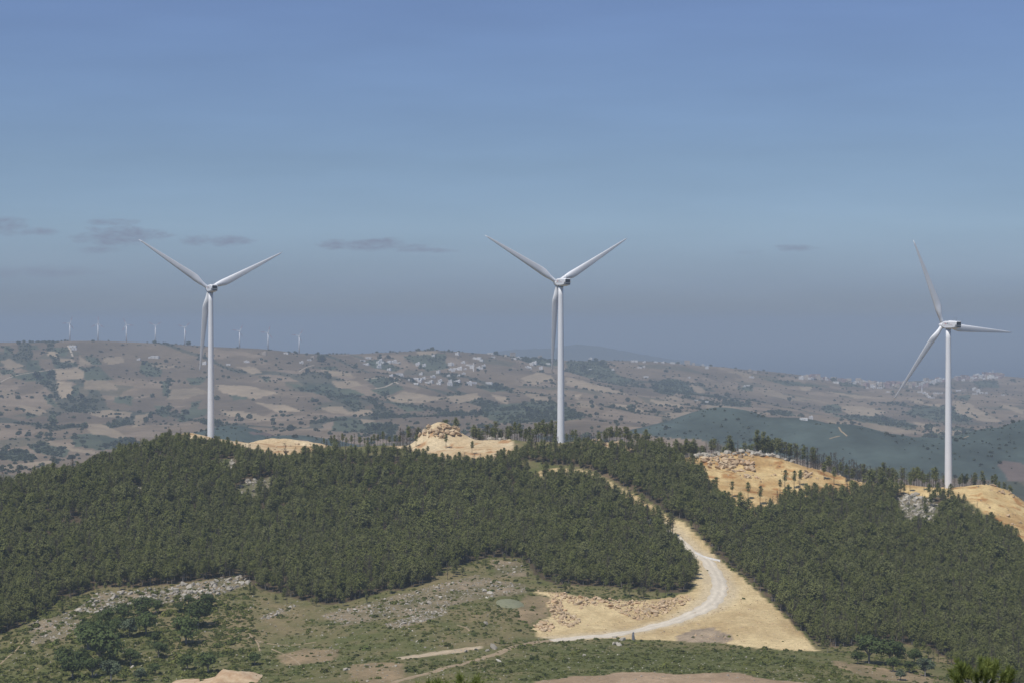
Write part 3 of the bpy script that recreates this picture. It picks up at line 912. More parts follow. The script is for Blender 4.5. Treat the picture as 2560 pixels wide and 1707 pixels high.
def blade_mesh(theta, Rr, hub, tilt, nsec=26, nring=14, cone=R(2.0)):
    ct, st = math.cos(theta), math.sin(theta)
    span = Vector((st, 0, ct))
    tang = Vector((-ct, 0, st))
    front = Vector((0, 1, 0))
    V = []
    for i in range(nsec + 1):
        s = (i / nsec) ** 1.15
        r = 1.0 + (Rr - 1.0) * s
        if s < 0.03:
            c = 1.9
            th = 1.0
        else:
            up_ = min(1, (s - 0.03) / 0.17)
            up_ = up_ * up_ * (3 - 2 * up_)
            cm = 3.75 if s < 0.2 else 3.75 * (1 - ((s - 0.2) / 0.8)) ** 0.95 * 0.86 + 3.75 * 0.14
            c = 1.9 * (1 - up_) + cm * up_
            th = 1.0 * (1 - up_) + (0.17 + 0.2 * max(0, 1 - (s - 0.2) / 0.35)) * up_
        if s > 0.97:
            c *= math.sqrt(max(0.02, 1 - ((s - 0.97) / 0.03) ** 2))
        tw = R(15) * (1 - s) ** 2.2 + R(3)
        ch = tang * math.cos(tw) + front * math.sin(tw)
        nr = -tang * math.sin(tw) + front * math.cos(tw)
        mix = min(1, max(0, (s - 0.02) / 0.18))
        off = 0.5 - 0.18 * mix                    # pitch axis
        pre = 1.2 * s ** 2.2 + math.tan(cone) * r * 0.5
        for k in range(nring):
            a = 2 * math.pi * k / nring
            x = 0.5 - 0.5 * math.cos(a)           # 0 leading edge, 1 trailing
            if mix < 1e-3:
                yy = 0.5 * math.sin(a)
            else:
                yt = 5 * th * (0.2969 * math.sqrt(x) - 0.126 * x - 0.3516 * x * x + 0.2843 * x ** 3 - 0.1015 * x ** 4)
                yt = yt if math.sin(a) >= 0 else -yt
                yy = (0.5 * math.sin(a)) * (1 - mix) + yt * mix
            p = span * r + ch * (off - x) * c + nr * yy * c + front * pre
            V.append(p)
    rot = Matrix.Rotation(tilt, 4, 'X')
    V = [rot @ p + hub for p in V]
    Fs = []
    for i in range(nsec):
        for k in range(nring):
            Fs.append((i * nring + k, i * nring + (k + 1) % nring, (i + 1) * nring + (k + 1) % nring, (i + 1) * nring + k))
    mbb = MB()
    mbb.add(V, Fs + [tuple(range(nring))[::-1], tuple(nsec * nring + k for k in range(nring))])
    return mbb


def turbine(px, Y, zb, zh, a, angs, label):
    X = (px - CX) / F * Y
    H = zh - zb
    t = thing("wind_turbine", label, "wind turbine", (X, Y, zb), a, 1.0, "tall white wind turbines on the near ridge")
    k = MB()
    zs = [-1.5] + [H * q for q in (0, .08, .2, .35, .5, .65, .8, .92)] + [H - 1.95]
    k.tube([(0, 0, z) for z in zs], [1.82 - 0.62 * max(0, z) / H for z in zs], 32)
    k.build("tower", M['white'], t, True)
    for q in (0.28, 0.62):
        fl = MB()
        r0 = 1.82 - 0.62 * q
        fl.tube([(0, 0, H * q - 0.06), (0, 0, H * q + 0.06)], [r0 + 0.015, r0 + 0.015], 32, cap=False)
        fl.build("flange", M['blade'], t)
    yw = MB()
    yw.tube([(0, 0, H - 2.0), (0, 0, H - 1.72)], [1.42, 1.42], 24)
    yw.build("yaw_ring", M['seam'], t)
    n = nacelle_loft([(-7.9, 1.45, H + 1.75, H - .25, .38), (-7.6, 1.72, H + 1.9, H - .35, .42), (-7.0, 1.75, H + 1.92, H - 1.35, .40), (-4.0, 1.78, H + 2.0, H - 1.72, .40), (0.6, 1.78, H + 2.0, H - 1.75, .45), (2.2, 1.72, H + 1.8, H - 1.5, .55), (3.0, 1.4, H + 1.35, H - 1.2, .5)]).build("nacelle", M['white'], t)
    g = MB()
    g.box((0, -7.93, H + .78), (2.5, .1, 1.55))
    for q in range(5):
        g.box((0, -8.0, H + .2 + q * .29), (2.4, .06, .09))
    g.build("vent_grille", M['grille'], n)
    g = MB()
    g.box((0, -7.5, H - .78), (2.9, .5, .86))
    g.build("cooler_box", M['seam'], n)
    g = MB()
    for s in (-1, 1):
        g.box((s * 1.785, -3.4, H - 1.22), (.06, 6.4, .16))
        g.box((s * 1.785, -2.0, H - .1), (.04, 7.2, .05))
    g.build("side_seam", M['seam'], n)
    g = MB()
    g.box((0, -2.6, H + 2.13), (1.7, 3.0, .28))
    g.build("roof_hatch", M['white'], n)
    for s, hh in ((-.7, 1.7), (.75, 1.5)):
        g = MB()
        g.tube([(s, -5.2, H + 1.9), (s, -5.2, H + 1.9 + hh)], [.06, .04], 6)
        g.box((s, -5.2, H + 1.9 + hh), (.3, .3, .1))
        g.build("mast", M['seam'], n)
    # worn red and teal emblem strokes on the side
    for (yy, zz, dy, dz, mk) in ((.4, .85, .22, .9, 'redm'), (-.3, .62, .75, .5, 'redm'), (-4.2, .35, 1.6, .10, 'redm'), (-1.3, .68, .55, .42, 'teal'), (-1.75, .9, .2, .75, 'teal'), (-2.5, .5, .18, .7, 'teal'), (-2.95, .5, .18, .7, 'teal')):
        g = MB()
        g.box((-1.80, yy, H + zz), (.02, dy, dz))
        g.build("marking", M[mk], n)
    tilt = R(5)
    hub = Vector((0, 4.3, H + .25))
    hb = MB()
    hb.tube([(0, 3.0, H + .05), (0, 3.3, H + .06), (0, 4.0, H + .1), (0, 5.0, H + .17), (0, 5.8, H + .24), (0, 6.4, H + .28), (0, 6.75, H + .3)], [1.3, 1.55, 1.7, 1.68, 1.35, .8, .15], 20)
    hb.build("hub", M['white'], t, True)
    for q in angs:
        b = blade_mesh(R(q), 45.0, hub, tilt)
        b.build("blade", M['blade'], t, True)
    return t


turbine(527, 1046, BASEZ[527], 18.0, R(23), (-56, 64, 184.3), "white wind turbine on the sandy crest with a lopsided V of blades")
turbine(1402, 980, BASEZ[1402], 19.9, R(24), (-60, 60, 180), "white wind turbine with an even V of blades behind the pines by the rock mound")
turbine(2371, 966, BASEZ[2371], -1.0, R(26), (-25, 95, 215), "white wind turbine with one level blade by the bare orange slope")

# distant wind farm
FT = [(174.7, 849, 805, (20, 148, 268)), (245, 848.5, 806, (2, 122, 242)), (316, 852, 810, (-25, 95, 215)), (388.5, 855.5, 813, (-62, 58, 178)), (462, 859, 816.5, (-68, 48, 168)), (599, 868, 827, (-80, 30, 150)), (670, 871, 830, (-85, 20, 140)), (748, 882, 839, (-80, 32, 155))]
FTL = ["distant white wind turbine above the pale walled compound, first along the far ridge",
       "distant white wind turbine with one blade straight up, second along the far ridge",
       "distant white wind turbine with one blade level, third along the far ridge",
       "distant white wind turbine with a low Y of blades, fourth along the far ridge",
       "distant white wind turbine fifth along the far ridge, before the first big tower",
       "distant white wind turbine just beyond the first big tower on the far ridge",
       "distant white wind turbine above the small tan house, last but one on the far ridge",
       "distant white wind turbine lowest on the far ridge, near the scattered white houses"]
for (px, pyb, pyh, angs), lb in zip(FT, FTL):
    g = far_at([px], [pyb + 1.5])[0]
    Yt = g[1]
    Ht = (pyb - pyh) / F * Yt + 0.8
    t = thing("wind_turbine", lb, "wind turbine", tuple(g), R(15), 1.0, "wind turbines along the far ridge")
    k = MB()
    k.tube([(0, 0, -2), (0, 0, Ht * .5), (0, 0, Ht - .8)], [1.6, 1.35, 1.0], 12)
    k.build("tower", M['white'], t, True)
    k = MB()
    k.box((0, -.9, Ht + .1), (2.0, 6.2, 2.1))
    k.box((0, -1.2, Ht + 1.3), (1.4, 3.0, .4))
    k.build("nacelle", M['white'], t)
    hub = Vector((0, 3.2, Ht))
    k = MB()
    k.tube([(0, 2.2, Ht), (0, 3.2, Ht), (0, 4.2, Ht)], [.9, 1.0, .2], 10)
    k.build("hub", M['white'], t, True)
    for q in angs:
        b = MB()
        d = Vector((math.sin(R(q)), 0, math.cos(R(q))))
        w = Vector((-math.cos(R(q)), 0, math.sin(R(q))))
        vs = []
        for r_, c_ in ((.6, .8), (3.5, 1.5), (8, 1.15), (13, .75), (17.5, .25)):
            for s1 in (-.35, .65):
                for s2 in (-.14, .14):
                    vs.append(hub + d * r_ - w * (c_ * s1) + Vector((0, s2 * c_, 0)))
        fs = []
        for i in range(4):
            o = i * 4
            for (aa, bb) in ((0, 1), (1, 3), (3, 2), (2, 0)):
                fs.append((o + aa, o + bb, o + 4 + bb, o + 4 + aa))
        fm = [0 if i < 8 else 1 for i in range(16)]
        for i_, f_ in enumerate(fs):
            pass
        b.add(vs, fs + [(0, 2, 3, 1), (16, 17, 19, 18)])
        b.m = fm + [0, 1]
        b.build("blade", [M['white'], M['redm']], t)


# ------------------------------------------------------------------ plants: prototype meshes
def leaf_faces(c, size, rng, up=0.4, aspect=0.6, tri=True, out=None):
    n = len(c)
    nrm = rng.normal(size=(n, 3)) * (1 if out is None else .55)
    if out is not None:
        d_ = c - out
        nrm += d_ / (np.linalg.norm(d_, axis=1, keepdims=True) + 1e-6)
    nrm[:, 2] += up
    nrm /= np.linalg.norm(nrm, axis=1, keepdims=True) + 1e-9
    u = np.cross(nrm, rng.normal(size=(n, 3)))
    u /= np.linalg.norm(u, axis=1, keepdims=True) + 1e-9
    v = np.cross(nrm, u)
    s = (size * rng.uniform(0.6, 1.35, n))[:, None]
    if tri:
        V = np.stack([c + u * s, c - u * s * .55 + v * s * aspect, c - u * s * .55 - v * s * aspect], 1).reshape(-1, 3)
        Fa = np.arange(3 * n).reshape(-1, 3)
    else:
        V = np.stack([c + u * s, c + v * s * aspect, c - u * s, c - v * s * aspect], 1).reshape(-1, 3)
        Fa = np.arange(4 * n).reshape(-1, 4)
    return V, Fa


def pine_meshes(seed, H, z0, rad, levels, per, k, size, topround=1.0):
    """trunk with bare lower branches, and a crown of needle tufts on whorled boughs"""
    rng = np.random.default_rng(seed)
    tr = MB()
    bend = rng.normal(size=2) * 0.02 * H
    pts = [(bend[0] * (q ** 2), bend[1] * (q ** 2), H * q) for q in (0, .3, .6, .85, .98)]
    pts[0] = (0, 0, -0.6)
    tr.tube(pts, [.15 * H / 8, .12 * H / 8, .085 * H / 8, .05 * H / 8, .02], 5)
    cen = []
    for L in range(levels):
        q = (L + rng.uniform(-.3, .3)) / (levels - 1)
        q = min(max(q, 0), 1)
        z = H * (z0 + (1 - z0) * q)
        env = rad * (1 - (max(0, q - .38) / .62) ** 2.6) ** .6 * (.72 + .28 * min(1, q / .3)) if q < 1 else 0
        env = max(env, 0.35)
        bx, by = bend[0] * (z / H) ** 2, bend[1] * (z / H) ** 2
        a0 = rng.uniform(0, 6.28)
        for b in range(per):
            a = a0 + 6.283 * b / per + rng.normal() * .35
            ln = env * rng.uniform(.55, 1.15)
            if rng.random() < 0.12:
                continue
            dz = rng.uniform(-.1, .35) * ln
            if q < 0.5 and rng.random() < 0.5:
                tr.tube([(bx, by, z - .1), (bx + math.cos(a) * ln * .9, by + math.sin(a) * ln * .9, z + dz)], [.035, .012], 3, cap=False)
            for j in range(k):
                f = (j + .6 + rng.uniform(-.3, .3)) / k
                cen.append((bx + math.cos(a) * ln * f, by + math.sin(a) * ln * f, z + dz * f + rng.normal() * .12))
    # dead twigs below the crown
    for _ in range(5):
        z = H * z0 * rng.uniform(.5, 1.0)
        a = rng.uniform(0, 6.28)
        ln = rng.uniform(.5, 1.3)
        tr.tube([(0, 0, z), (math.cos(a) * ln, math.sin(a) * ln, z + rng.uniform(-.1, .2))], [.035, .012], 3, cap=False)
    cen = np.array(cen)
    axis_ = np.stack([np.zeros(len(cen)), np.zeros(len(cen)), np.maximum(cen[:, 2] - 1.2, 0)], 1)
    c = np.repeat(cen, 7, 0) + rng.normal(size=(len(cen) * 7, 3)) * size * .95
    V, Fa = leaf_faces(c, size, rng, up=.55, aspect=.6, out=np.repeat(axis_, 7, 0))
    crown = mesh_np("crown", V, Fa)
    me = bpy.data.meshes.new("trunk")
    me.from_pydata(tr.v, [], tr.f)
    me.update()
    return me, crown


def dead_meshes(seed, H):
    rng = np.random.default_rng(seed)
    tr = MB()
    bend = rng.normal(size=2) * .25
    tr.tube([(0, 0, -.6), (bend[0] * .3, bend[1] * .3, H * .5), (bend[0], bend[1], H)], [.16, .11, .03], 5)
    cen = []
    for i in range(26):
        q = rng.uniform(.25, .98)
        z = H * q
        a = rng.uniform(0, 6.28)
        ln = (1.5 * (1 - q) + .45) * rng.uniform(.6, 1.2)
        tr.tube([(bend[0] * q * q, bend[1] * q * q, z), (math.cos(a) * ln, math.sin(a) * ln, z + rng.uniform(0, .5) * ln)], [.04, .012], 3, cap=False)
        for j in range(3):
            f = rng.uniform(.3, 1)
            cen.append((math.cos(a) * ln * f, math.sin(a) * ln * f, z + .25 * ln * f))
    c = np.repeat(np.array(cen), 3, 0) + rng.normal(size=(len(cen) * 3, 3)) * .15
    V, Fa = leaf_faces(c, .26, rng, up=0, aspect=.16)
    me = bpy.data.meshes.new("trunk")
    me.from_pydata(tr.v, [], tr.f)
    me.update()
    return me, mesh_np("crown", V, Fa)


def broad_meshes(seed, rad, H, n, size, lobes=7, z0=.3):
    rng = np.random.default_rng(seed)
    tr = MB()
    cs = []
    for i in range(lobes):
        a = 6.283 * i / lobes + rng.normal() * .3
        rr = rad * rng.uniform(.25, .68) if i else 0
        cs.append((math.cos(a) * rr, math.sin(a) * rr, H * rng.uniform(z0 + .18, .78) if i else H * .72, rad * rng.uniform(.38, .58)))
    tr.tube([(0, 0, -.5), (0.05, 0, H * .2), (0, .05, H * .45)], [.22 * H / 5, .17 * H / 5, .10 * H / 5], 6)
    for c in cs:
        tr.tube([(0, 0, H * .25), (c[0] * .5, c[1] * .5, H * .42), (c[0], c[1], c[2])], [.12 * H / 5, .08 * H / 5, .03], 4, cap=False)
    pts = []
    for c in cs:
        m_ = int(n / lobes)
        d = rng.normal(size=(m_, 3))
        d /= np.linalg.norm(d, axis=1, keepdims=True)
        r_ = c[3] * rng.uniform(.55, 1.08, (m_, 1))
        q = d * r_ * np.array((1, 1, .8)) + np.array(c[:3])
        pts.append(q)
    pts = np.concatenate(pts)
    hole = np.sin(pts[:, 0] * 3.1 / rad * 2 + seed) + np.sin(pts[:, 1] * 2.7 / rad * 2) + np.sin(pts[:, 2] * 3.3 / rad * 2)
    pts = pts[(hole < 1.5) & (pts[:, 2] > H * .12)]
    V, Fa = leaf_faces(pts, size, rng, up=.5, aspect=.7, out=np.array((0, 0, H * .4)))
    me = bpy.data.meshes.new("trunk")
    me.from_pydata(tr.v, [], tr.f)
    me.update()
    return me, mesh_np("crown", V, Fa)


def rock_mesh(seed, mtl):
    rng = np.random.default_rng(seed)
    bm = bmesh.new()
    d = rng.normal(size=(16, 3))
    d /= np.abs(d).max(1, keepdims=True) ** .6 * np.linalg.norm(d, axis=1, keepdims=True) ** .4
    d *= np.array((.62, .5, .42)) * rng.uniform(.8, 1.15, (16, 1))
    for q in d:
        bm.verts.new(q)
    bmesh.ops.convex_hull(bm, input=bm.verts)
    for v in [v for v in bm.verts if not v.link_faces]:
        bm.verts.remove(v)
    bmesh.ops.bevel(bm, geom=list(bm.edges), offset=.03, segments=1, affect='EDGES')
    me = bpy.data.meshes.new("rock")
    bm.to_mesh(me)
    bm.free()
    me.materials.append(mtl)
    return me


PROTO_P = []
for s in range(7):
    a, b = pine_meshes(100 + s, (7.4, 6.6, 6.9, 7.8, 6.2, 7.1, 6.7)[s], (.40, .45, .36, .48, .42, .46, .38)[s], (2.05, 1.85, 2.15, 1.9, 2.3, 1.8, 2.1)[s], 9, 7, 3, .26, (1.0, .9, 1.1, 1.0, 1.15, .95, 1.05)[s])
    a.materials.append(M['bark'])
    b.materials.append(M['pine'])
    PROTO_P.append((a, b))
PROTO_T = []
for s in range(4):
    a, b = pine_meshes(200 + s, 10.0, .52, 1.9, 7, 6, 3, .34, 1.0)
    a.materials.append(M['bark_dark'])
    b.materials.append(M['pine'])
    PROTO_T.append((a, b))
PROTO_D = []
for s in range(4):
    a, b = dead_meshes(300 + s, 9.5)
    a.materials.append(M['bark_dark'])
    b.materials.append(M['pine_dry'])
    PROTO_D.append((a, b))


class Kind:
    """first individual of every variant is built; the others are copies of it and of its parts"""

    def __init__(s, name, cat, meshes, parts=("trunk", "crown")):
        s.name, s.cat, s.meshes, s.parts = name, cat, meshes, parts
        s.src = [None] * len(meshes)

    def place(s, i, loc, rz, sc, label, group):
        i = i % len(s.meshes)
        loc = tuple(float(q) for q in loc)
        if s.src[i] is None:
            t = thing(s.name, label, s.cat, loc, rz, sc, group)
            for nm, me in zip(s.parts, s.meshes[i]):
                link(nm, me, t)
            s.src[i] = t
            return t
        return dup(s.src[i], loc, rz, sc, label, group)


class Solid:
    """same for things that are one mesh"""

    def __init__(s, name, cat, meshes):
        s.name, s.cat, s.meshes = name, cat, meshes

    def place(s, i, loc, rot, sc, label, group):
        o = bpy.data.objects.new(s.name, s.meshes[i % len(s.meshes)])
        COL.objects.link(o)
        o.location = tuple(float(q) for q in loc)
        o.rotation_euler = rot
        o.scale = sc if isinstance(sc, (tuple, list)) else (sc, sc, sc)
        return tag(o, label, s.cat, group)


def scatter(name, label, cat, P, ROT, SCL, protos):
    """one object that grows copies of the prototype meshes on its points (for what nobody could count)"""
    me = bpy.data.meshes.new(name)
    me.vertices.add(len(P))
    me.vertices.foreach_set("co", np.asarray(P, np.float32).ravel())
    for nm, arr in (("rot", ROT), ("scl", SCL)):
        at = me.attributes.new(nm, 'FLOAT_VECTOR', 'POINT')
        at.data.foreach_set("vector", np.asarray(arr, np.float32).ravel())
    o = link(name, me)
    tag(o, label, cat, None, 'stuff')
    ng = bpy.data.node_groups.new(name + "_nodes", 'GeometryNodeTree')
    ng.interface.new_socket("Geometry", in_out='INPUT', socket_type='NodeSocketGeometry')
    ng.interface.new_socket("Geometry", in_out='OUTPUT', socket_type='NodeSocketGeometry')
    gi = ng.nodes.new("NodeGroupInput")
    go = ng.nodes.new("NodeGroupOutput")
    join = ng.nodes.new("GeometryNodeJoinGeometry")
    for objs in protos:
        j = ng.nodes.new("GeometryNodeJoinGeometry")
        for ob in objs:
            n = ng.nodes.new("GeometryNodeObjectInfo")
            n.transform_space = 'ORIGINAL'
            n.inputs["Object"].default_value = ob
            ng.links.new(n.outputs["Geometry"], j.inputs[0])
        g2 = ng.nodes.new("GeometryNodeGeometryToInstance")
        ng.links.new(j.outputs[0], g2.inputs[0])
        ng.links.new(g2.outputs[0], join.inputs[0])
    ip = ng.nodes.new("GeometryNodeInstanceOnPoints")
    m2p = ng.nodes.new("GeometryNodeMeshToPoints")
    ng.links.new(gi.outputs[0], m2p.inputs[0])
    ng.links.new(m2p.outputs[0], ip.inputs["Points"])
    ng.links.new(join.outputs[0], ip.inputs["Instance"])
    ip.inputs["Pick Instance"].default_value = True
    rnd = ng.nodes.new("FunctionNodeRandomValue")
    rnd.data_type = 'INT'
    for s_ in rnd.inputs:
        if s_.enabled and s_.name == "Min":
            s_.default_value = 0
        if s_.enabled and s_.name == "Max":
            s_.default_value = len(protos) - 1
    ro = [q for q in rnd.outputs if q.enabled][0]
    ng.links.new(ro, ip.inputs["Instance Index"])
    for nm, sk in (("rot", "Rotation"), ("scl", "Scale")):
        na = ng.nodes.new("GeometryNodeInputNamedAttribute")
        na.data_type = 'FLOAT_VECTOR'
        na.inputs["Name"].default_value = nm
        oo = [q for q in na.outputs if q.enabled and q.name == "Attribute"][0]
        ng.links.new(oo, ip.inputs[sk])
    ng.links.new(ip.outputs[0], go.inputs[0])
    md = o.modifiers.new("grow", 'NODES')
    md.node_group = ng
    return o


# ------------------------------------------------------------------ the pine woods
cpx = np.arange(-700, 3300, 8.0)
crest = np.zeros(len(cpx))
for i, u in enumerate(cpx):
    X = (u - CX) / F * YS
    okk = np.abs(X) < 470
    pr = np.where(okk, HZ - hz_near(X, YS) / YS * F, 1e9)
    crest[i] = YS[int(np.argmin(pr))]


def proj(P):
    P = np.asarray(P, float)
    return CX + P[:, 0] / P[:, 1] * F, HZ - P[:, 2] / P[:, 1] * F


# pines and burnt pines standing along and behind the crest
KT = Kind("pine_tree", "pine", PROTO_T)
KD = Kind("burnt_pine", "dead pine", PROTO_D)


def ridge_row(n, u0, u1, d0, d1, s0, s1, pdead, lab, labd, grp, vmax=None):
    for i in range(n):
        u = u0 + (u1 - u0) * (i + RNG.uniform(.1, .9)) / n
        Y = float(np.interp(u, cpx, crest)) + RNG.uniform(d0, d1)
        X = (u - CX) / F * Y
        z = float(hz_near([X], [Y])[0])
        sc_ = float(RNG.uniform(s0, s1))
        if RNG.random() < pdead:
            KD.place(int(RNG.integers(0, 4)), (X, Y, z), float(RNG.uniform(0, 6.28)), (sc_, sc_, sc_ * float(RNG.uniform(.9, 1.1))), labd, grp + ", burnt")
        else:
            KT.place(int(RNG.integers(0, 4)), (X, Y, z), float(RNG.uniform(0, 6.28)), (sc_, sc_, sc_ * float(RNG.uniform(.9, 1.1))), lab, grp)


ridge_row(40, 990, 1130, 8, 26, .75, 1.1, .8, "dark green pine standing behind the orange rock mound", "bare grey burnt pine behind the orange rock mound", "trees behind the rock mound")
ridge_row(2, 1100, 1150, 14, 18, 1.2, 1.3, 0, "tall green topped pine rising just behind the orange rock mound", "", "trees behind the rock mound, tall")
ridge_row(48, 1180, 1395, 6, 26, .75, 1.1, .35, "dark green pine on the crest between rock mound and middle turbine", "grey burnt pine on the crest between rock mound and middle turbine", "trees beside the middle turbine")
ridge_row(14, 1415, 1520, 10, 30, .55, .85, .65, "short green pine on the crest just past the middle turbine", "short grey burnt pine on the crest just past the middle turbine", "trees past the middle turbine")
ridge_row(26, 1510, 1740, 2, 16, .7, .95, .1, "green pine on the crest between middle turbine and quarry", "burnt pine on the crest between middle turbine and quarry", "trees between turbine and quarry")
ridge_row(40, 1690, 1900, 6, 22, .75, 1.0, .35, "green pine behind the pale boulders of the quarry top", "grey burnt pine behind the pale boulders of the quarry top", "trees behind the quarry top")
ridge_row(30, 1890, 2045, 4, 18, .95, 1.2, .3, "tall green topped pine at the end of the quarry top", "tall burnt pine at the end of the quarry top", "tall trees at the quarry end")
ridge_row(72, 2025, 2230, 3, 20, .75, 1.15, .85, "green pine among the bare burnt trunks past the quarry", "bare burnt pine in the row of grey trunks past the quarry", "burnt trees past the quarry")
ridge_row(34, 2220, 2365, 4, 20, .6, 1.0, .45, "green pine between the burnt trunks and the turbine by the bare slope", "burnt pine between the grey trunks and the turbine by the bare slope", "trees before the third turbine")
ridge_row(14, 2385, 2490, 8, 20, .6, .95, .2, "green pine behind the rim of the bare orange slope", "burnt pine behind the rim of the bare orange slope", "trees behind the bare slope")
ridge_row(7, 2490, 2600, 10, 30, .5, .8, .1, "low green pine below the far end of the bare orange slope", "low burnt pine below the far end of the bare orange slope", "trees at the end of the bare slope")
ridge_row(26, 800, 1000, 3, 16, .4, .72, .3, "green pine on the crest between sandy mound and rock mound", "grey burnt pine on the crest between sandy mound and rock mound", "trees before the rock mound")
for (u, v, s) in ((1962, 1222, .85), (1950, 1232, .6), (1985, 1222, .8), (2000, 1215, .7), (2115, 1205, .8), (2200, 1225, .8), (2160, 1222, .7), (1730, 1205, .7), (1765, 1222, .75), (1790, 1238, .8), (1830, 1242, .7), (1870, 1248, .75), (1900, 1262, .8), (2060, 1200, .8), (2085, 1212, .85), (2130, 1215, .8), (2185, 1212, .7), (2240, 1222, .8), (2275, 1228, .7), (2310, 1226, .75), (1115, 1120, .7), (1040, 1118, .6), (1180, 1135, .6)):
    q = near_at([u], [v])[0]
    KT.place(int(RNG.integers(0, 4)), q, 1.0, s, "small lone pine on the open orange ground of the quarry shelf" if u > 1900 else "small lone pine on the apron of the rock mound", "lone pines on bare ground")

NRIDGE = sum(1 for o in bpy.data.objects if o.name.startswith('pine_tree'))
SP = 2.35
jx, jy = np.meshgrid(np.arange(-470, 470, SP), np.arange(560, 1110, SP))
jx = (jx + RNG.uniform(-.48, .48, jx.shape) * SP).ravel()
jy = (jy + RNG.uniform(-.48, .48, jy.shape) * SP).ravel()
zz_ = zone_at(jx, jy)
dn = fbm(jx / 22, jy / 22, 91, 3)
tu = CX + jx / jy * F
nearw = np.zeros(len(jx), bool)
for dx, dy in ((7, 0), (-7, 0), (0, 9), (0, -9), (12, 0), (-12, 0), (0, 14)):
    nearw |= zone_at(jx + dx, jy + dy) == 1
fringe = (zz_ == 0) & nearw & (RNG.random(len(jx)) < .13)
inner = (zz_ == 1) & (RNG.random(len(jx)) < np.clip(.92 + .9 * dn, .25, .97))
inner |= (zz_ == 2) & (RNG.random(len(jx)) < .05)
ok = (inner | fringe) & (tu > -330) & (tu < 2890) & (jy < np.interp(tu, cpx, crest) + 1)
stray = fringe[ok]
jx, jy = jx[ok], jy[ok]
TP = np.stack([jx, jy, hz_near(jx, jy) - .05], 1)
TS = np.exp(RNG.normal(-.2, .2, len(TP))) * (1 + .18 * fbm(jx / 40, jy / 40, 93, 2)) * np.where(stray, .62, 1.0) * np.where(jy > 940, .88, 1.0)
tu, tv = proj(TP)
# near the ridge the pines are shorter and sparser
TV_ = RNG.integers(0, 7, len(TP))
# which pines show largest: paint crowns from far to near on a coarse picture
buf = -np.ones((427, 640), int)
for i in np.argsort(-TP[:, 1]):
    s = F / TP[i, 1] / 4 * TS[i]
    x0, x1 = tu[i] / 4 - 1.5 * s, tu[i] / 4 + 1.5 * s
    y0, y1 = tv[i] / 4 - 7.6 * s, tv[i] / 4 - 2.4 * s
    if x1 < 0 or x0 > 639 or y1 < 0 or y0 > 426:
        continue
    buf[max(0, int(round(y0))):int(round(y1)) + 1, max(0, int(round(x0))):int(round(x1)) + 1] = i
cnt = np.bincount(buf[buf >= 0].ravel(), minlength=len(TP))
big = np.argsort(-cnt)[:296 - NRIDGE]
isbig = np.zeros(len(TP), bool)
isbig[big] = True
KP = Kind("pine_tree", "pine", PROTO_P)


def wood_label(u, v, s):
    size = "tall" if s > 1.08 else ("low" if s < .85 else "middling")
    if inpoly(np.array([u]), np.array([v]), FOREST_L)[0]:
        if v < 1180:
            w = "near the crest of the wood inside the road bend"
        elif u > 1560:
            w = "at the tip of the wood in the gravel road's bend"
        elif u > 1180:
            w = "on the wood's lower edge above the quarried blocks"
        elif u > 620:
            w = "on the lower edge of the wood above the grey rock outcrops"
        elif u > 250:
            w = "on the lower edge of the wood above the pale boulder scree"
        else:
            w = "on the lower edge of the wood above the stony gully slope"
    else:
        if v < 1270 and u > 1700:
            w = "just below the quarry cut"
        elif v < 1300 and u < 1760:
            w = "along the top of the cutting above the hidden road"
        elif v > 1540 and u > 2000:
            w = "at the foot of the wood beside the broadleaf thicket"
        elif u < 2040:
            w = "along the edge of the wood over the wide sandy verge"
        else:
            w = "in the wood below the turbine by the bare slope"
    return "%s green pine %s" % (size, w)


for n_i, i in enumerate(big):
    v_i = n_i if n_i < 7 else int(TV_[i])
    KP.place(v_i, TP[i], float(RNG.uniform(0, 6.28)), float(TS[i]), wood_label(tu[i], tv[i], TS[i]), "green pines at the edges of the woods")
rest = ~isbig
nr = int(rest.sum())
rot = np.zeros((nr, 3))
rot[:, 2] = RNG.uniform(0, 6.28, nr)
scl = np.repeat(TS[rest][:, None], 3, 1) * RNG.uniform(.92, 1.08, (nr, 3))
scatter("pine_forest", "dense dark green pine wood covering the slopes on both sides of the gravel road", "forest", TP[rest], rot, scl, [list(KP.src[i % 7].children) for i in range(14)] + [list(KD.src[0].children), list(KD.src[1].children)])
print("pines", len(TP), nr)

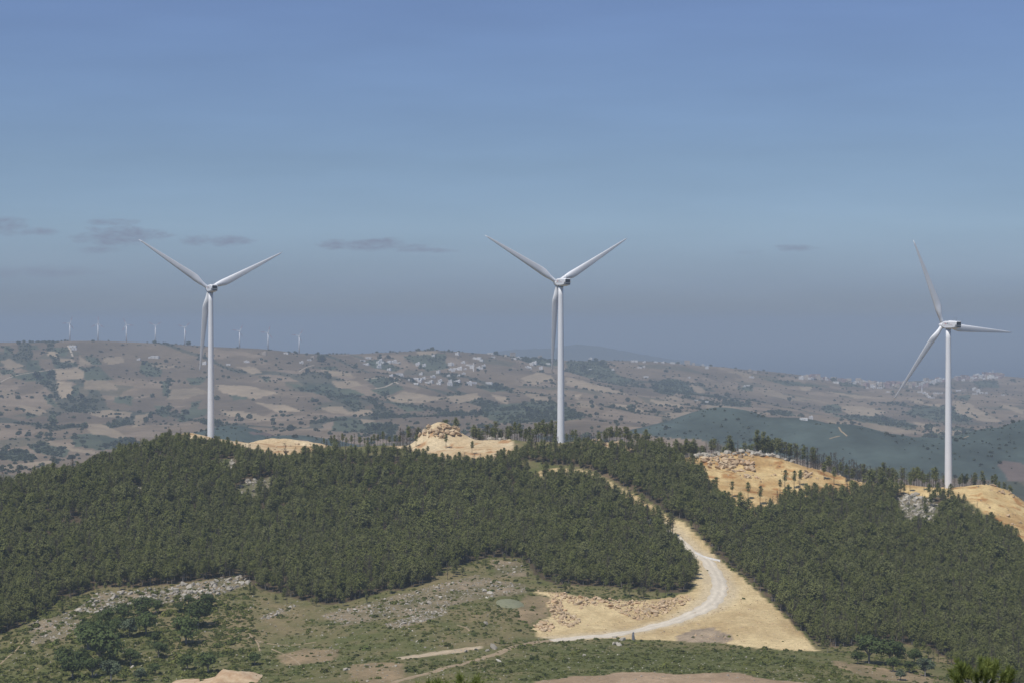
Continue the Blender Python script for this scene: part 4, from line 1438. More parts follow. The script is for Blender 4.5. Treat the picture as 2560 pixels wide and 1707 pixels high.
# ------------------------------------------------------------------ broadleaf trees and bushes in the gully
PROTO_O = []
for s in range(5):
    a, b = broad_meshes(400 + s, 2.6, 5.0, 1700, .26, 8)
    a.materials.append(M['bark'])
    b.materials.append(M['oak'])
    PROTO_O.append((a, b))
KO = Kind("broadleaf_tree", "tree", PROTO_O)
PROTO_V = []
for s in range(2):
    a, b = broad_meshes(450 + s, 2.4, 4.6, 1500, .24, 7, .2)
    a.materials.append(M['bark'])
    b.materials.append(M['olive'])
    PROTO_V.append((a, b))
KV = Kind("olive_tree", "tree", PROTO_V)
O2 = ((150, 1420), 4.704)
OAK = [(1130, 530, 150, 'o', "upright dark broadleaf tree just below the pale boulder scree"), (1400, 520, 110, 'o', "slim dark broadleaf tree beside a round stone patch"),
       (1510, 440, 110, 'o', "small dark broadleaf tree at the top of the grassy strip"), (1730, 470, 170, 'o', "bright green broadleaf tree uppermost on the far side of the grassy strip"),
       (1620, 700, 320, 'o', "large round broadleaf tree on the far side of the grassy strip"), (1480, 900, 310, 'o', "broad low broadleaf tree at the foot of the grassy strip"),
       (640, 820, 210, 'o', "dark broadleaf tree in the thicket next to the pale olive tree"), (820, 810, 230, 'v', "pale olive tree in the middle of the thicket"),
       (980, 570, 220, 'o', "broadleaf tree crowning the back of the thicket"), (1010, 800, 270, 'o', "wide broadleaf tree at the thicket's edge by the grassy strip"),
       (1110, 890, 130, 'o', "small broadleaf tree with a visible trunk in front of the thicket"), (560, 690, 200, 'o', "broadleaf tree behind the thicket on the stony side"),
       (740, 640, 200, 'o', "green broadleaf tree behind the pale olive tree"), (330, 965, 330, 'o', "broad grey green tree with a leaning trunk at the stony end of the thicket"),
       (450, 820, 210, 'o', "dull green tree between the leaning tree and the thicket"), (1740, 1240, 230, 'o', "tall dark tree standing alone above the tan rock hump"),
       (480, 1170, 430, 'o', "very broad dark tree spreading below the leaning tree"), (600, 1340, 270, 'v', "pale olive tree at the bottom below the very broad tree"),
       (950, 1340, 170, 'v', "small pale olive tree at the bottom beside the bushes"), (150, 1310, 260, 'o', "green tree at the bottom corner of the gully"),
       (1120, 1260, 130, 'o', "small dark tree at the bottom between olive and lone tall tree"), (1160, 1060, 180, 'o', "low spreading tree on the bare patch below the grassy strip"),
       (830, 1150, 190, 'o', "dark tree to the side of the very broad tree"), (260, 1160, 200, 'o', "dark green tree at the stony side of the very broad tree"),
       (2290, 1140, 140, 'o', "lone dark tree on the scrub by the thin footpaths"), (1500, 1200, 170, 'o', "low dark tree beside the lone tall tree"),
       (380, 1290, 220, 'o', "green tree in front of the very broad tree"), (40, 1180, 220, 'o', "green tree at the gully's edge below the stony slope")]
for i, (zx, zy, w, kd, lb) in enumerate(OAK):
    q = near_at([O2[0][0] + zx / O2[1]], [O2[0][1] + zy / O2[1]])[0]
    wm = w / O2[1] / F * q[1]
    (KO if kd == 'o' else KV).place(i, q, float(RNG.uniform(0, 6.28)), wm / 4.3, lb, None)
O4 = ((1950, 1500), 3.856)
for i, (zx, zy, w, kd, lb) in enumerate([(860, 610, 250, 'o', "large glossy green broadleaf tree at the foot of the pine wood"), (1060, 620, 240, 'o', "dark broadleaf tree joined to the large glossy one"),
                                         (1295, 612, 140, 'o', "rounded green broadleaf tree apart from the thicket by the pine wood"), (1400, 735, 185, 'v', "light green rounded tree on the dry grass below the pines"),
                                         (1165, 772, 110, 'v', "grey green bushy tree on the dry grass"), (750, 612, 110, 'o', "small green tree at the sandy end of the broadleaf thicket"),
                                         (1245, 700, 110, 'o', "small green tree behind the light green rounded one"), (1770, 800, 130, 'o', "dark tree beside the near pine tip"),
                                         (1090, 690, 130, 'o', "low green tree in front of the dark thicket")]):
    q = near_at([O4[0][0] + zx / O4[1]], [min(1704, O4[0][1] + zy / O4[1])])[0]
    wm = w / O4[1] / F * q[1]
    (KO if kd == 'o' else KV).place(i + 2, q, float(RNG.uniform(0, 6.28)), wm / 4.3, lb, None)


# bushes: the larger ones one by one, the rest as ground cover
def bush_mesh(seed):
    rng = np.random.default_rng(seed)
    d = rng.normal(size=(130, 3))
    d /= np.linalg.norm(d, axis=1, keepdims=True)
    d[:, 2] = np.abs(d[:, 2])
    ang = np.arctan2(d[:, 1], d[:, 0])
    rr = 1 + .22 * np.sin(ang * 3 + seed) + .15 * np.sin(ang * 5 + 2 * seed)
    P = d * rng.uniform(.55, 1.0, (130, 1)) * np.stack([.62 * rr, .62 * rr, np.full(130, .55)], 1)
    V, Fa = leaf_faces(P, .2, rng, up=.5, aspect=.7, out=np.zeros(3))
    me = mesh_np("bush", V, Fa)
    me.materials.append(M['shrub'])
    return me


BM = [bush_mesh(500 + s) for s in range(6)]
KB = Solid("bush", "bush", BM)
nB = 150000
bx_ = RNG.uniform(-330, 330, nB)
by_ = RNG.uniform(470, 960, nB)
bz_ = zone_at(bx_, by_)
bu = CX + bx_ / by_ * F
bh = hz_near(bx_, by_)
bv = HZ - bh / by_ * F
dens = .42 + .95 * fbm(bx_ / 26, by_ / 26, 95, 4) + .35 * fbm(bx_ / 7, by_ / 7, 96, 2)
dens = np.where(bz_ == 0, dens, 0)
dens = np.where(bz_ == 1, .12, dens)
dens = np.where((bz_ == 2) | (bz_ == 3), .28, dens)
dens = np.where(bz_ == 4, .08, dens)
dens = np.where(bz_ == 7, np.clip(.9 * fbm(bx_ / 9, by_ / 9, 97, 2) - .45, 0, .3), dens)
gul_ = (bu < 640) & (bv > 1480)
dens = np.where(gul_ & (bz_ == 0), dens + .42, dens)
dens = np.where(bz_ == 0, dens + .4 * np.clip(1.4 - np.hypot((bu - 1720) / 420, (bv - 1655) / 50), 0, 1), dens)
ok = (bu > -120) & (bu < 2680) & (bv > 1340) & (bv < 1800) & (RNG.random(nB) < dens)
BP = np.stack([bx_, by_, bh - .05], 1)[ok]
BG = gul_[ok]
BS = np.exp(RNG.normal(-.55, .45, len(BP))) * np.where(BG, 1.5, 1.0)
order = np.argsort(-BS * F / BP[:, 1])
vis_b = [i for i in order if 0 < CX + BP[i, 0] / BP[i, 1] * F < 2560 and HZ - BP[i, 2] / BP[i, 1] * F < 1712][:200]


def bush_label(u, v):
    if u < 640:
        return "green bush on the gully slope among the broadleaf trees"
    if v > 1585 and u > 1330:
        return "green bush on the heath in front of the gravel road"
    if u > 1950:
        return "green bush beside the broadleaf thicket under the pine wood"
    if v < 1560:
        return "green bush between the grey rock outcrops"
    return "green bush on the open scrub below the rock outcrops"


selb = np.zeros(len(BP), bool)
for i in vis_b:
    selb[i] = True
    u = CX + BP[i, 0] / BP[i, 1] * F
    v = HZ - BP[i, 2] / BP[i, 1] * F
    KB.place(i, BP[i], (0, 0, float(RNG.uniform(0, 6.28))), float(BS[i]), bush_label(u, v), "larger green bushes on the open slope")
firstb = [next(o for o in bpy.data.objects if o.data is m_) for m_ in BM if any(o.data is m_ for o in bpy.data.objects)]
nr = int((~selb).sum())
rot = np.zeros((nr, 3))
rot[:, 2] = RNG.uniform(0, 6.28, nr)
scl = BS[~selb][:, None] * np.stack([RNG.uniform(.8, 1.3, nr), RNG.uniform(.8, 1.3, nr), RNG.uniform(.6, 1.1, nr)], 1)
scatter("scrub", "low green heath and scrub covering the open slope", "scrub", BP[~selb], rot, scl, [[o] for o in firstb])
print("bushes", nr)

# ------------------------------------------------------------------ rocks
RC = [rock_mesh(600 + s, M['cream']) for s in range(8)]
RG_ = [rock_mesh(650 + s, M['grey']) for s in range(8)]
KC = Solid("limestone_block", "boulder", RC)
KG = Solid("grey_rock", "rock", RG_)


def fill_poly(poly, n):
    xs = [p_[0] for p_ in poly]
    ys = [p_[1] for p_ in poly]
    out = []
    while len(out) < n:
        u = RNG.uniform(min(xs), max(xs), 400)
        v = RNG.uniform(min(ys), max(ys), 400)
        k_ = inpoly(u, v, poly)
        out += list(zip(u[k_], v[k_]))
    return np.array(out[:n])


O1 = ((1300, 1350), 3.92)
PILE = zr(*O1, [[(120, 490), (300, 510), (420, 515), (560, 560), (800, 560), (1000, 590), (1350, 600), (1480, 580), (1640, 540), (1690, 580), (1600, 640), (1400, 730), (1250, 780), (1150, 790), (1000, 720), (930, 690), (850, 650), (640, 640), (600, 690), (540, 640), (430, 600), (330, 600), (280, 520)],
                [(270, 600), (420, 610), (440, 690), (520, 740), (600, 780), (560, 830), (500, 860), (380, 830), (310, 740)],
                [(130, 860), (200, 780), (270, 790), (330, 860), (280, 910), (200, 890)]])
QR = zr((1660, 1000), 5.345, [[(500, 780), (760, 720), (1000, 760), (1190, 720), (1200, 960), (1000, 970), (700, 930), (520, 880)],
                              [(420, 740), (880, 690), (1100, 660), (1330, 670), (1600, 720), (1900, 770), (1900, 800), (1500, 760), (1200, 740), (800, 760), (430, 770)],
                              [(1800, 960), (2000, 960), (1960, 1050), (1800, 1060)], [(1060, 1010), (1250, 1010), (1250, 1050), (1060, 1050)]])
MD = [[(1045, 1090), (1062, 1070), (1100, 1056), (1140, 1070), (1165, 1085), (1100, 1095)], [(1225, 1085), (1265, 1085), (1265, 1095), (1225, 1095)], [(1480, 1098), (1580, 1098), (1580, 1106), (1480, 1106)]]
RIM = [[(2380, 1212), (2470, 1208), (2520, 1215), (2560, 1240), (2550, 1250), (2460, 1222), (2380, 1220)], [(2430, 1240), (2540, 1260), (2560, 1330), (2480, 1285)], [(640, 1108), (820, 1108), (810, 1135), (700, 1140)]]
items = []   # kind, px, py, size, lift, label
for poly, n, lb in ((PILE[0], 420, "cream quarried block in the long heap along the gravel road bend"), (PILE[1], 130, "cream quarried block in the side heap near the dry slope"), (PILE[2], 60, "cream quarried block in the small heap lowest by the road")):
    for (u, v) in fill_poly(poly, n):
        items.append(('c', u, v, float(np.exp(RNG.normal(-.12, .38))), .15, lb))
for poly, n, s0, lb in ((QR[0], 120, .62, "orange stained block in the broken quarry face"), (QR[1], 95, .5, "pale weathered boulder on the rim above the quarry face"), (QR[2], 25, .0, "split pale slab at the end of the quarry floor"), (zr((1660, 1000), 5.345, [[(700, 960), (1500, 860), (2000, 900), (2500, 1000), (2000, 1100), (1000, 1100)]])[0], 45, -.35, "small loose block strewn over the open quarry floor"), (QR[3], 8, .1, "loose block lying on the quarry floor"),
                        (MD[0], 70, .45, "pale block on top of the orange rock mound"), (MD[1], 6, .5, "flat grey slab on the rim beside the rock mound"), (MD[2], 8, .2, "flat pale slab on the sandy rim past the middle turbine"),
                        (RIM[0], 24, .0, "cream block on the rim of the bare orange slope"), (RIM[1], 20, -.4, "small block scattered down the bare orange slope"), (RIM[2], 20, -.2, "pale block on the sandy crest past the first turbine")):
    for (u, v) in fill_poly(poly, n):
        kd = 'g' if (poly is QR[1] or poly is MD[1]) else 'c'
        items.append((kd, u, v, float(np.exp(RNG.normal(s0 + .16, .45))), .2, lb))
for qi, (poly, n) in enumerate(zip(ROCKY, (300, 45, 230, 80, 30, 70))):
    lb = ("pale grey rock in the boulder scree under the pine wood", "grey rock in the low ledge on the open slope", "grey rock in the weathered outcrop along the slope", "grey rock in the lower outcrop on the slope", "grey rock in the clearing at the notch of the wood", "pale rock on the stony gully slope")[qi]
    for (u, v) in fill_poly(poly, n):
        items.append(('g', u, v, float(np.exp(RNG.normal(-.40 if qi else .08, .42))), .05, lb))
for qi, (poly, n) in enumerate(zip(CLEAR, (230, 50, 28, 16, 12))):
    lb = "pale rock in the stony clearing below the turbine by the bare slope" if qi == 0 else "pale rock in the small gap high in the wood"
    for (u, v) in fill_poly(poly, n):
        items.append(('g', u, v, float(np.exp(RNG.normal((.3 if qi == 0 else .3), .4))), .1, lb))
for (u, v, s) in ((1540, 1610, 3.2), (1556, 1600, 2.2), (1548, 1614, 1.6), (1536, 1592, 2.0), (1234, 1621, 2.6), (1165, 1630, 1.4), (1218, 1628, 1.3), (1246, 1653, 1.8), (1276, 1655, 1.6), (1214, 1560, 2.0), (1460, 1640, 1.3), (1190, 1625, 1.2), (330, 1668, 1.6), (265, 1625, 2.2)):
    items.append(('g', u, v, s, .1, "lone grey boulder on the open scrub in front of the road" if u > 1000 else "lone grey boulder among the gully trees"))
for (u, v) in fill_poly([(1850, 1450), (1930, 1515), (2020, 1600), (1960, 1615), (1860, 1560), (1800, 1450)], 60):
    items.append(('c', u, v, float(np.exp(RNG.normal(-.95, .35))), .1, "small stone on the wide sandy verge"))
for (u, v) in fill_poly([(1690, 1590), (1790, 1580), (1840, 1605), (1780, 1605), (1690, 1600)], 40):
    items.append(('c', u, v, float(np.exp(RNG.normal(-.9, .35))), .1, "small stone at the foot of the sandy verge"))
for q0, q1 in zip([(1625, 1590), (1690, 1577), (1760, 1553), (1805, 1520), (1822, 1485), (1818, 1450), (1808, 1430)], [(1690, 1577), (1760, 1553), (1805, 1520), (1822, 1485), (1818, 1450), (1808, 1430), (1800, 1415)]):
    for _ in range(7):
        f_ = RNG.random()
        items.append(('c', q0[0] + (q1[0] - q0[0]) * f_ + RNG.normal() * 4, q0[1] + (q1[1] - q0[1]) * f_ + RNG.normal() * 2, float(np.exp(RNG.normal(-.75, .35))), .1, "small stone in the loose row beside the gravel road bend"))
for (u, v) in fill_poly([(500, 1470), (1000, 1560), (1300, 1700), (650, 1690), (560, 1560), (640, 1500)], 130):
    items.append(('g', u, v, float(np.exp(RNG.normal(-.8, .4))), .05, "small grey stone on the open scrub slope"))
pos = near_at([q[1] for q in items], [q[2] for q in items])
szs = np.array([q[3] for q in items]) * F / pos[:, 1]
for kd, K, nm, lb, cat in (('c', KC, "rubble", "small cream quarry rubble between the larger blocks", "rubble"), ('g', KG, "scree", "small grey stones between the larger rocks", "scree")):
    idx = [i for i in range(len(items)) if items[i][0] == kd]
    idx.sort(key=lambda i: -szs[i])
    for n_i, i in enumerate(idx[:280]):
        it = items[i]
        s = min(it[3], 2.4)
        K.place(n_i, pos[i] + np.array((0, 0, it[4] * s)), (float(RNG.uniform(-.6, .6)), float(RNG.uniform(-.6, .6)), float(RNG.uniform(0, 6.28))), (s * float(RNG.uniform(.8, 1.4)), s * float(RNG.uniform(.8, 1.2)), s * float(RNG.uniform(.7, 1.1))), it[5], "cream quarried blocks" if kd == 'c' else "grey weathered rocks")
    rs = idx[280:]
    P = pos[rs]
    S = np.minimum(np.array([items[i][3] for i in rs]), 2.4)
    if kd == 'c':                                 # chips between the blocks
        ex = np.concatenate([fill_poly(PILE[0], 700), fill_poly(PILE[1], 200), fill_poly(PILE[2], 80), fill_poly(QR[0], 120), fill_poly(SAND, 1100)])
        es = np.exp(RNG.normal(-1.05, .3, len(ex)))
        es[-1100:] *= RNG.uniform(.45, 1.0, 1100)
    else:
        ex = np.concatenate([fill_poly(ROCKY[0], 500), fill_poly(ROCKY[2], 600), fill_poly(ROCKY[3], 200), fill_poly(ROCKY[5], 200), fill_poly(CLEAR[0], 150), fill_poly([(0, 1600), (240, 1560), (640, 1480), (860, 1530), (1250, 1500), (1300, 1590), (1560, 1610), (2030, 1640), (2300, 1690), (2300, 1706), (0, 1706)], 2600)])
        es = np.exp(RNG.normal(-.95, .3, len(ex)))
        es[-2600:] = np.exp(RNG.normal(-1.25, .35, 2600))
    P = np.concatenate([P, near_at(ex[:, 0], ex[:, 1])])
    S = np.concatenate([S, es])
    P[:, 2] += .05 * S
    nr = len(P)
    rot = np.stack([RNG.uniform(-.6, .6, nr), RNG.uniform(-.6, .6, nr), RNG.uniform(0, 6.28, nr)], 1)
    scl = S[:, None] * RNG.uniform(.75, 1.25, (nr, 3))
    pr_ = []
    for me_ in (RC if kd == 'c' else RG_):
        pr_.append([next(o for o in bpy.data.objects if o.data is me_)])
    scatter(nm, lb, cat, P, rot, scl, pr_)


# ------------------------------------------------------------------ road and tracks
def ribbon(name, P, wid, lift, m_, hf, label, sub=6, crown=.06):
    P = np.asarray(P, float)
    # Catmull-Rom through the points
    Q = []
    W_ = []
    for i in range(len(P) - 1):
        p0, p1, p2, p3 = P[max(0, i - 1)], P[i], P[i + 1], P[min(len(P) - 1, i + 2)]
        for s in range(sub):
            f = s / sub
            Q.append(.5 * ((2 * p1) + (-p0 + p2) * f + (2 * p0 - 5 * p1 + 4 * p2 - p3) * f * f + (-p0 + 3 * p1 - 3 * p2 + p3) * f ** 3))
            W_.append(wid[i] * (1 - f) + wid[i + 1] * f)
    Q.append(P[-1])
    W_.append(wid[-1])
    Q = np.array(Q)
    T = np.gradient(Q[:, :2], axis=0)
    T /= np.linalg.norm(T, axis=1, keepdims=True) + 1e-9
    Nn = np.stack([-T[:, 1], T[:, 0]], 1)
    mbb = MB()
    vs = []
    ac = 7
    ed = .25
    for i in range(len(Q)):
        for k_ in range(ac):
            f = (k_ / (ac - 1) - .5)
            w_ = W_[i] * (1 + .12 * math.sin(i * 1.7 + (3 if f > 0 else 0)))
            x = Q[i, 0] + Nn[i, 0] * f * w_
            y = Q[i, 1] + Nn[i, 1] * f * w_
            z = hf(x, y, Q[i, 2]) + lift * (1 if 0 < k_ < ac - 1 else -1.5) + crown * (1 - 4 * f * f)
            vs.append((x, y, z))
    fs = [(i * ac + k_, i * ac + k_ + 1, (i + 1) * ac + k_ + 1, (i + 1) * ac + k_) for i in range(len(Q) - 1) for k_ in range(ac - 1)]
    mbb.add(vs, fs)
    o = mbb.build(name, m_, None, True)
    if name == "road":                                     # paler wheel tracks, greyer crown and loose edges
        fac = np.array([.86, .97, 1.1, .95, 1.1, .98, .84])
        cc_ = np.array([(.535, .475, .375)] * len(vs)) * np.tile(fac, len(Q))[:, None] * (1 + .05 * RNG.normal(size=(len(vs), 1)))
        set_col(o.data, cc_)
    return tag(o, label, name, None, 'structure')


def near_h(x, y, z):
    return float(hz_near([x], [y])[0])


RD = [(1739, 1386), (1767, 1401), (1790, 1434), (1799, 1465), (1790, 1495), (1765, 1518), (1721, 1539), (1670, 1557), (1619, 1571), (1555, 1582), (1491, 1591), (1428, 1597), (1377, 1602)]
gp = near_at([q[0] for q in RD], [q[1] for q in RD])
up_ = near_at([1560, 1640, 1700], [1262, 1310, 1352])
gp = np.concatenate([up_, gp])
ribbon("road", gp, [5.5] * 3 + [6.2, 6.6, 7.0, 7.4, 7.6, 7.4, 7.0, 6.6, 6.3, 6, 5.6, 5, 4.2], .12, M['road'], near_h, "pale gravel road curving down between the pine woods")
TR = [(1377, 1602), (1320, 1610), (1262, 1626), (1195, 1649), (1105, 1671), (1040, 1690), (985, 1706), (930, 1722)]
ribbon("dirt_track", near_at([q[0] for q in TR], [q[1] for q in TR]), [3.6, 3.4, 3.4, 3.2, 4.0, 3.4, 3.2, 3.2], .10, M['dirt'], near_h, "brown dirt track running on from the gravel road across the scrub")
for pts, lb in (([(680, 1622), (720, 1640), (745, 1655), (760, 1672)], "thin footpath on the scrub"), ([(640, 1600), (700, 1612), (790, 1606)], "thin footpath across the scrub"), ([(1143, 1562), (1165, 1570), (1178, 1580)], "short footpath below the outcrop"), ([(0, 1660), (35, 1630), (60, 1600)], "dusty path at the gully's edge"), ([(600, 1565), (640, 1600), (650, 1628)], "thin footpath by the gully")):
    ribbon("footpath", near_at([q[0] for q in pts], [q[1] for q in pts]), [.7] * len(pts), .08, M['dirt'], near_h, lb, crown=.02)

# ridge of white gravel across the head of the open road
gpt = near_at([1737, 1752, 1770, 1790, 1800], [1384, 1391, 1397, 1401, 1404])
k = MB()
vs = []
for i, q in enumerate(gpt):
    for j in range(7):
        a = math.pi * j / 6
        rr = .75 * (1 + .2 * math.sin(i * 3 + j))
        vs.append((q[0], q[1] + math.cos(a) * rr * 1.3, near_h(q[0], q[1], 0) - .1 + math.sin(a) * rr))
k.add(vs, [(i * 7 + j, i * 7 + j + 1, (i + 1) * 7 + j + 1, (i + 1) * 7 + j) for i in range(4) for j in range(6)])
M['chalk'] = m_noise("white_gravel", (.50, .48, .44), (.66, .64, .60), 1.5)
tag(k.build("gravel_ridge", M['chalk'], None, True), "low white ridge of gravel across the top of the open road", "gravel ridge")

# pale green gravel mound beside the dry slope
q = near_at([1275], [1511])[0]
V = []
nr_, na_ = 10, 28
for i in range(nr_):
    f = i / (nr_ - 1)
    for j in range(na_):
        a = 6.283 * j / na_
        rx, ry = 5.3 * (1 + .08 * math.sin(3 * a)), 9.5 * (1 + .07 * math.sin(2 * a + 1))
        x, y = q[0] + math.cos(a) * rx * f, q[1] + math.sin(a) * ry * f
        V.append((x, y, near_h(x, y, 0) + 1.1 * (1 - f ** 2.5) - .12))
k = MB()
k.add(V, [(i * na_ + j, i * na_ + (j + 1) % na_, (i + 1) * na_ + (j + 1) % na_, (i + 1) * na_ + j) for i in range(nr_ - 1) for j in range(na_)])
M['gg'] = m_noise("green_gravel", (.17, .175, .105), (.235, .235, .15), .8, rough=1)
tag(k.build("gravel_mound", M['gg'], None, True), "smooth oval grey green mound of gravel by the quarried blocks", "gravel mound")

# standing stone by the road
q = near_at([1583], [1600])[0]
k = MB()
k.tube([(0, 0, -.3), (0.02, 0, .8), (-.05, 0, 1.7), (.06, .02, 2.5), (.04, 0, 2.75)], [.55, .52, .45, .32, .12], 7)
o = k.build("standing_stone", M['seam'])
o.location = tuple(q)
tag(o, "slim grey standing stone at the lower edge of the gravel road", "stone")

# tan rock hump at the bottom edge
OUT = near_at([540], [1702])[0]
rng_ = np.random.default_rng(77)
k = MB()
na_, nr_ = 56, 16
wpx = 115 / F * OUT[1]
V = []
pf_u = np.array([-1.05, -.9, -.72, -.55, -.35, -.2, -.05, .05, .12, .3, .45, .62, .8, 1.0])
pf_z = np.array([0, .22, .30, .22, .12, .18, .28, .72, 1.0, .88, .74, .66, .40, 0])
for i in range(na_):
    uu = -1.05 + 2.05 * i / (na_ - 1)
    h = float(np.interp(uu, pf_u, pf_z)) * 3.4
    for j in range(nr_):
        a = math.pi * j / (nr_ - 1)
        x = OUT[0] + uu * wpx
        y = OUT[1] - math.cos(a) * 7.0
        bmp = 1 + .25 * float(fbm(np.array([uu * 4.]), np.array([j * .5]), 99, 3)[0])
        V.append((x + .5 * float(fbm(np.array([uu * 7.]), np.array([j * .8]), 97, 2)[0]), y, near_h(x, y, 0) - .3 + (h * bmp + .2) * math.sin(a) ** .8))
k.add(V, [(i * nr_ + j, i * nr_ + j + 1, (i + 1) * nr_ + j + 1, (i + 1) * nr_ + j) for i in range(na_ - 1) for j in range(nr_ - 1)])
M['hump'] = m_noise("tan_rock", (.36, .22, .12), (.58, .46, .30), .35, detail=6, bump=.5)
tag(k.build("rock_outcrop", M['hump'], None, True), "large tan rock hump with a notched peak below the gully trees", "rock outcrop")


# ------------------------------------------------------------------ villages
def house_mesh(w, d, h, seed, wallm):
    rng = random.Random(seed)
    k_ = MB()
    k_.box((0, 0, h / 2 - .5), (w, d, h + 1))
    k_.box((0, 0, h + .12), (w + .25, d + .25, .22), 0)
    for sx_ in (-1, 1):                                   # parapet
        k_.box((sx_ * (w / 2 - .1), 0, h + .5), (.2, d - .4, .55))
    for sy_ in (-1, 1):
        k_.box((0, sy_ * (d / 2 - .1), h + .5), (w - .05, .2, .55))
    if seed % 2:
        k_.box((w * .22, d * .1, h + 1.3), (w * .42, d * .5, 2.2))
    fl = 1 if h < 4 else int(h // 3)
    for f_ in range(fl):
        for i in range(max(2, int(w // 3))):
            x = -w / 2 + w * (i + .5) / max(2, int(w // 3))
            k_.box((x, -d / 2, .3 + 1.3 + f_ * 3.0), (1.0, .08, 1.2), 1)
        for i in range(2):
            k_.box((-w / 2, -d / 4 + i * d / 2, .3 + 1.3 + f_ * 3.0), (.08, 1.0, 1.2), 1)
    k_.box((w * .05, -d / 2 - .01, 1.0), (1.1, .08, 2.1), 1)
    me_ = bpy.data.meshes.new("house")
    me_.from_pydata(k_.v, [], k_.f)
    me_.polygons.foreach_set("material_index", np.array(k_.m, np.int32))
    me_.materials.append(wallm)
    me_.materials.append(M['hole'])
    return me_


HW = [house_mesh(9, 7, 3.4, 1, M['wall']), house_mesh(13, 7, 3.4, 2, M['wall']), house_mesh(10, 8, 6.4, 3, M['wall']), house_mesh(16, 8, 3.6, 4, M['wall'])]
HT = [house_mesh(10, 8, 6.4, 5, M['wall2']), house_mesh(12, 9, 9.2, 6, M['wall2']), house_mesh(9, 8, 6.2, 7, M['wall2'])]
HP = [house_mesh(11, 9, 6.4, 9, M['wall3']), house_mesh(10, 8, 9.2, 8, M['wall3'])]
KHW, KHT, KHP = Solid("house", "house", HW), Solid("house", "house", HT), Solid("house", "house", HP)
VIL = [(95, 160), (30, 190), (60, 228), (80, 232), (232, 190), (205, 215), (240, 212), (222, 237), (215, 265), (345, 198), (330, 207), (362, 207), (390, 208), (440, 215), (655, 238), (725, 246), (1040, 234), (1020, 238), (1165, 212), (1220, 238), (1265, 242), (1375, 190), (1505, 147), (1100, 120), (830, 135), (1020, 288), (1050, 303), (1095, 283), (1130, 287), (1190, 283), (1265, 272), (1340, 280), (1365, 277), (1398, 260), (1172, 337), (1120, 358), (1000, 358), (885, 325), (690, 343), (465, 350), (430, 345), (470, 358), (355, 358), (330, 292), (575, 408), (640, 398), (680, 395), (720, 388), (825, 373), (675, 424), (635, 448), (760, 435), (805, 432), (905, 424), (890, 450), (1020, 427), (1015, 463), (1085, 422), (1110, 424), (1235, 455), (1290, 440), (1740, 167), (1790, 155), (1840, 172), (1940, 235), (1975, 225), (1890, 265), (1920, 272), (2130, 225), (2045, 280)]
hp = [(900 + x / 4.523, 860 + y / 4.523) for x, y in VIL]
for i, q in enumerate(far_at([a for a, b in hp], [b + 1 for a, b in hp])):
    u, v = hp[i]
    lb = "white flat roofed house in the scattered upper village below the hill crest" if v < 905 and u < 1010 else ("white flat roofed house around the village minaret" if u < 1260 and v < 942 and u > 1090 else ("white flat roofed house on the hill shoulder near the middle turbine" if u > 1260 else "white flat roofed house in the lower village along the white lane"))
    KHW.place(int(RNG.integers(0, 3)), q, (0, 0, float(RNG.uniform(-.5, .5))), float(RNG.uniform(.7, 1.05)), lb, "white village houses on the far hill")
singles = [('w', 3, 900 + 1325 / 4.523, 860 + 168 / 4.523, 1.25, "long white building alone above the village minaret"), ('w', 3, 900 + 1470 / 4.523, 860 + 108 / 4.523, .9, "long white house just under the hill crest by the near blade"),
           ('t', 1, 900 + 1728 / 4.523, 860 + 130 / 4.523, 1.05, "big tan block on the skyline beside the middle turbine's hanging blade"), ('t', 0, 900 + 2035 / 4.523, 860 + 152 / 4.523, 1.0, "tan block on the skyline close to the middle turbine's tower"),
           ('w', 3, 900 + 1460 / 4.523, 860 + 443 / 4.523, .9, "long low white house below the village on the tan field edge"), ('t', 2, 900 + 1645 / 4.523, 860 + 140 / 4.523, .7, "small cream house just under the skyline trees"),
           ('t', 0, 480 + 1245 / 6.918, 800 + 592 / 6.918, .9, "low tan house under the distant wind turbines"), ('w', 1, 480 + 1628 / 6.918, 800 + 578 / 6.918, .85, "long white house just under the ridge near the last distant turbine"),
           ('w', 0, 480 + 1890 / 6.918, 800 + 742 / 6.918, 1.0, "bright white house below the last distant turbine"), ('w', 1, 480 + 2028 / 6.918, 800 + 690 / 6.918, .75, "low white house by the hedge beyond the last distant turbine"), ('t', 2, 480 + 2083 / 6.918, 800 + 660 / 6.918, .8, "cream house by the hedge beyond the last distant turbine"),
           ('w', 0, 480 + 930 / 6.918, 800 + 725 / 6.918, .85, "white house beside the first big tower, upper of the pair on the slope"), ('w', 0, 480 + 970 / 6.918, 800 + 727 / 6.918, .6, "tiny white outhouse next to the white house beside the first big tower"), ('w', 1, 480 + 630 / 6.918, 800 + 770 / 6.918, .7, "white house just beyond the first big tower"),
           ('w', 2, 480 + 215 / 6.918, 800 + 760 / 6.918, .8, "white gabled house between hanging blade and first big tower"), ('w', 1, 480 + 1190 / 6.918, 800 + 677 / 6.918, .5, "faint white house on the dry slope under the distant turbines"),
           ('w', 3, 140 + 290 / 6.918, 780 + 602 / 6.918, 1.0, "white hall of the walled compound under the distant turbines"), ('w', 1, 140 + 310 / 6.918, 780 + 645 / 6.918, 1.0, "lower white shed of the walled compound under the distant turbines"),
           ('w', 3, 140 + 1715 / 6.918, 780 + 785 / 6.918, 1.1, "large white farm building on the mid slope of the far hill"), ('w', 1, 140 + 1630 / 6.918, 780 + 785 / 6.918, .7, "small white farm shed next to the large white farm building"), ('w', 0, 140 + 1430 / 6.918, 780 + 822 / 6.918, .8, "little white house below the large white farm building")]
S3 = ((1660, 500), 2.24)
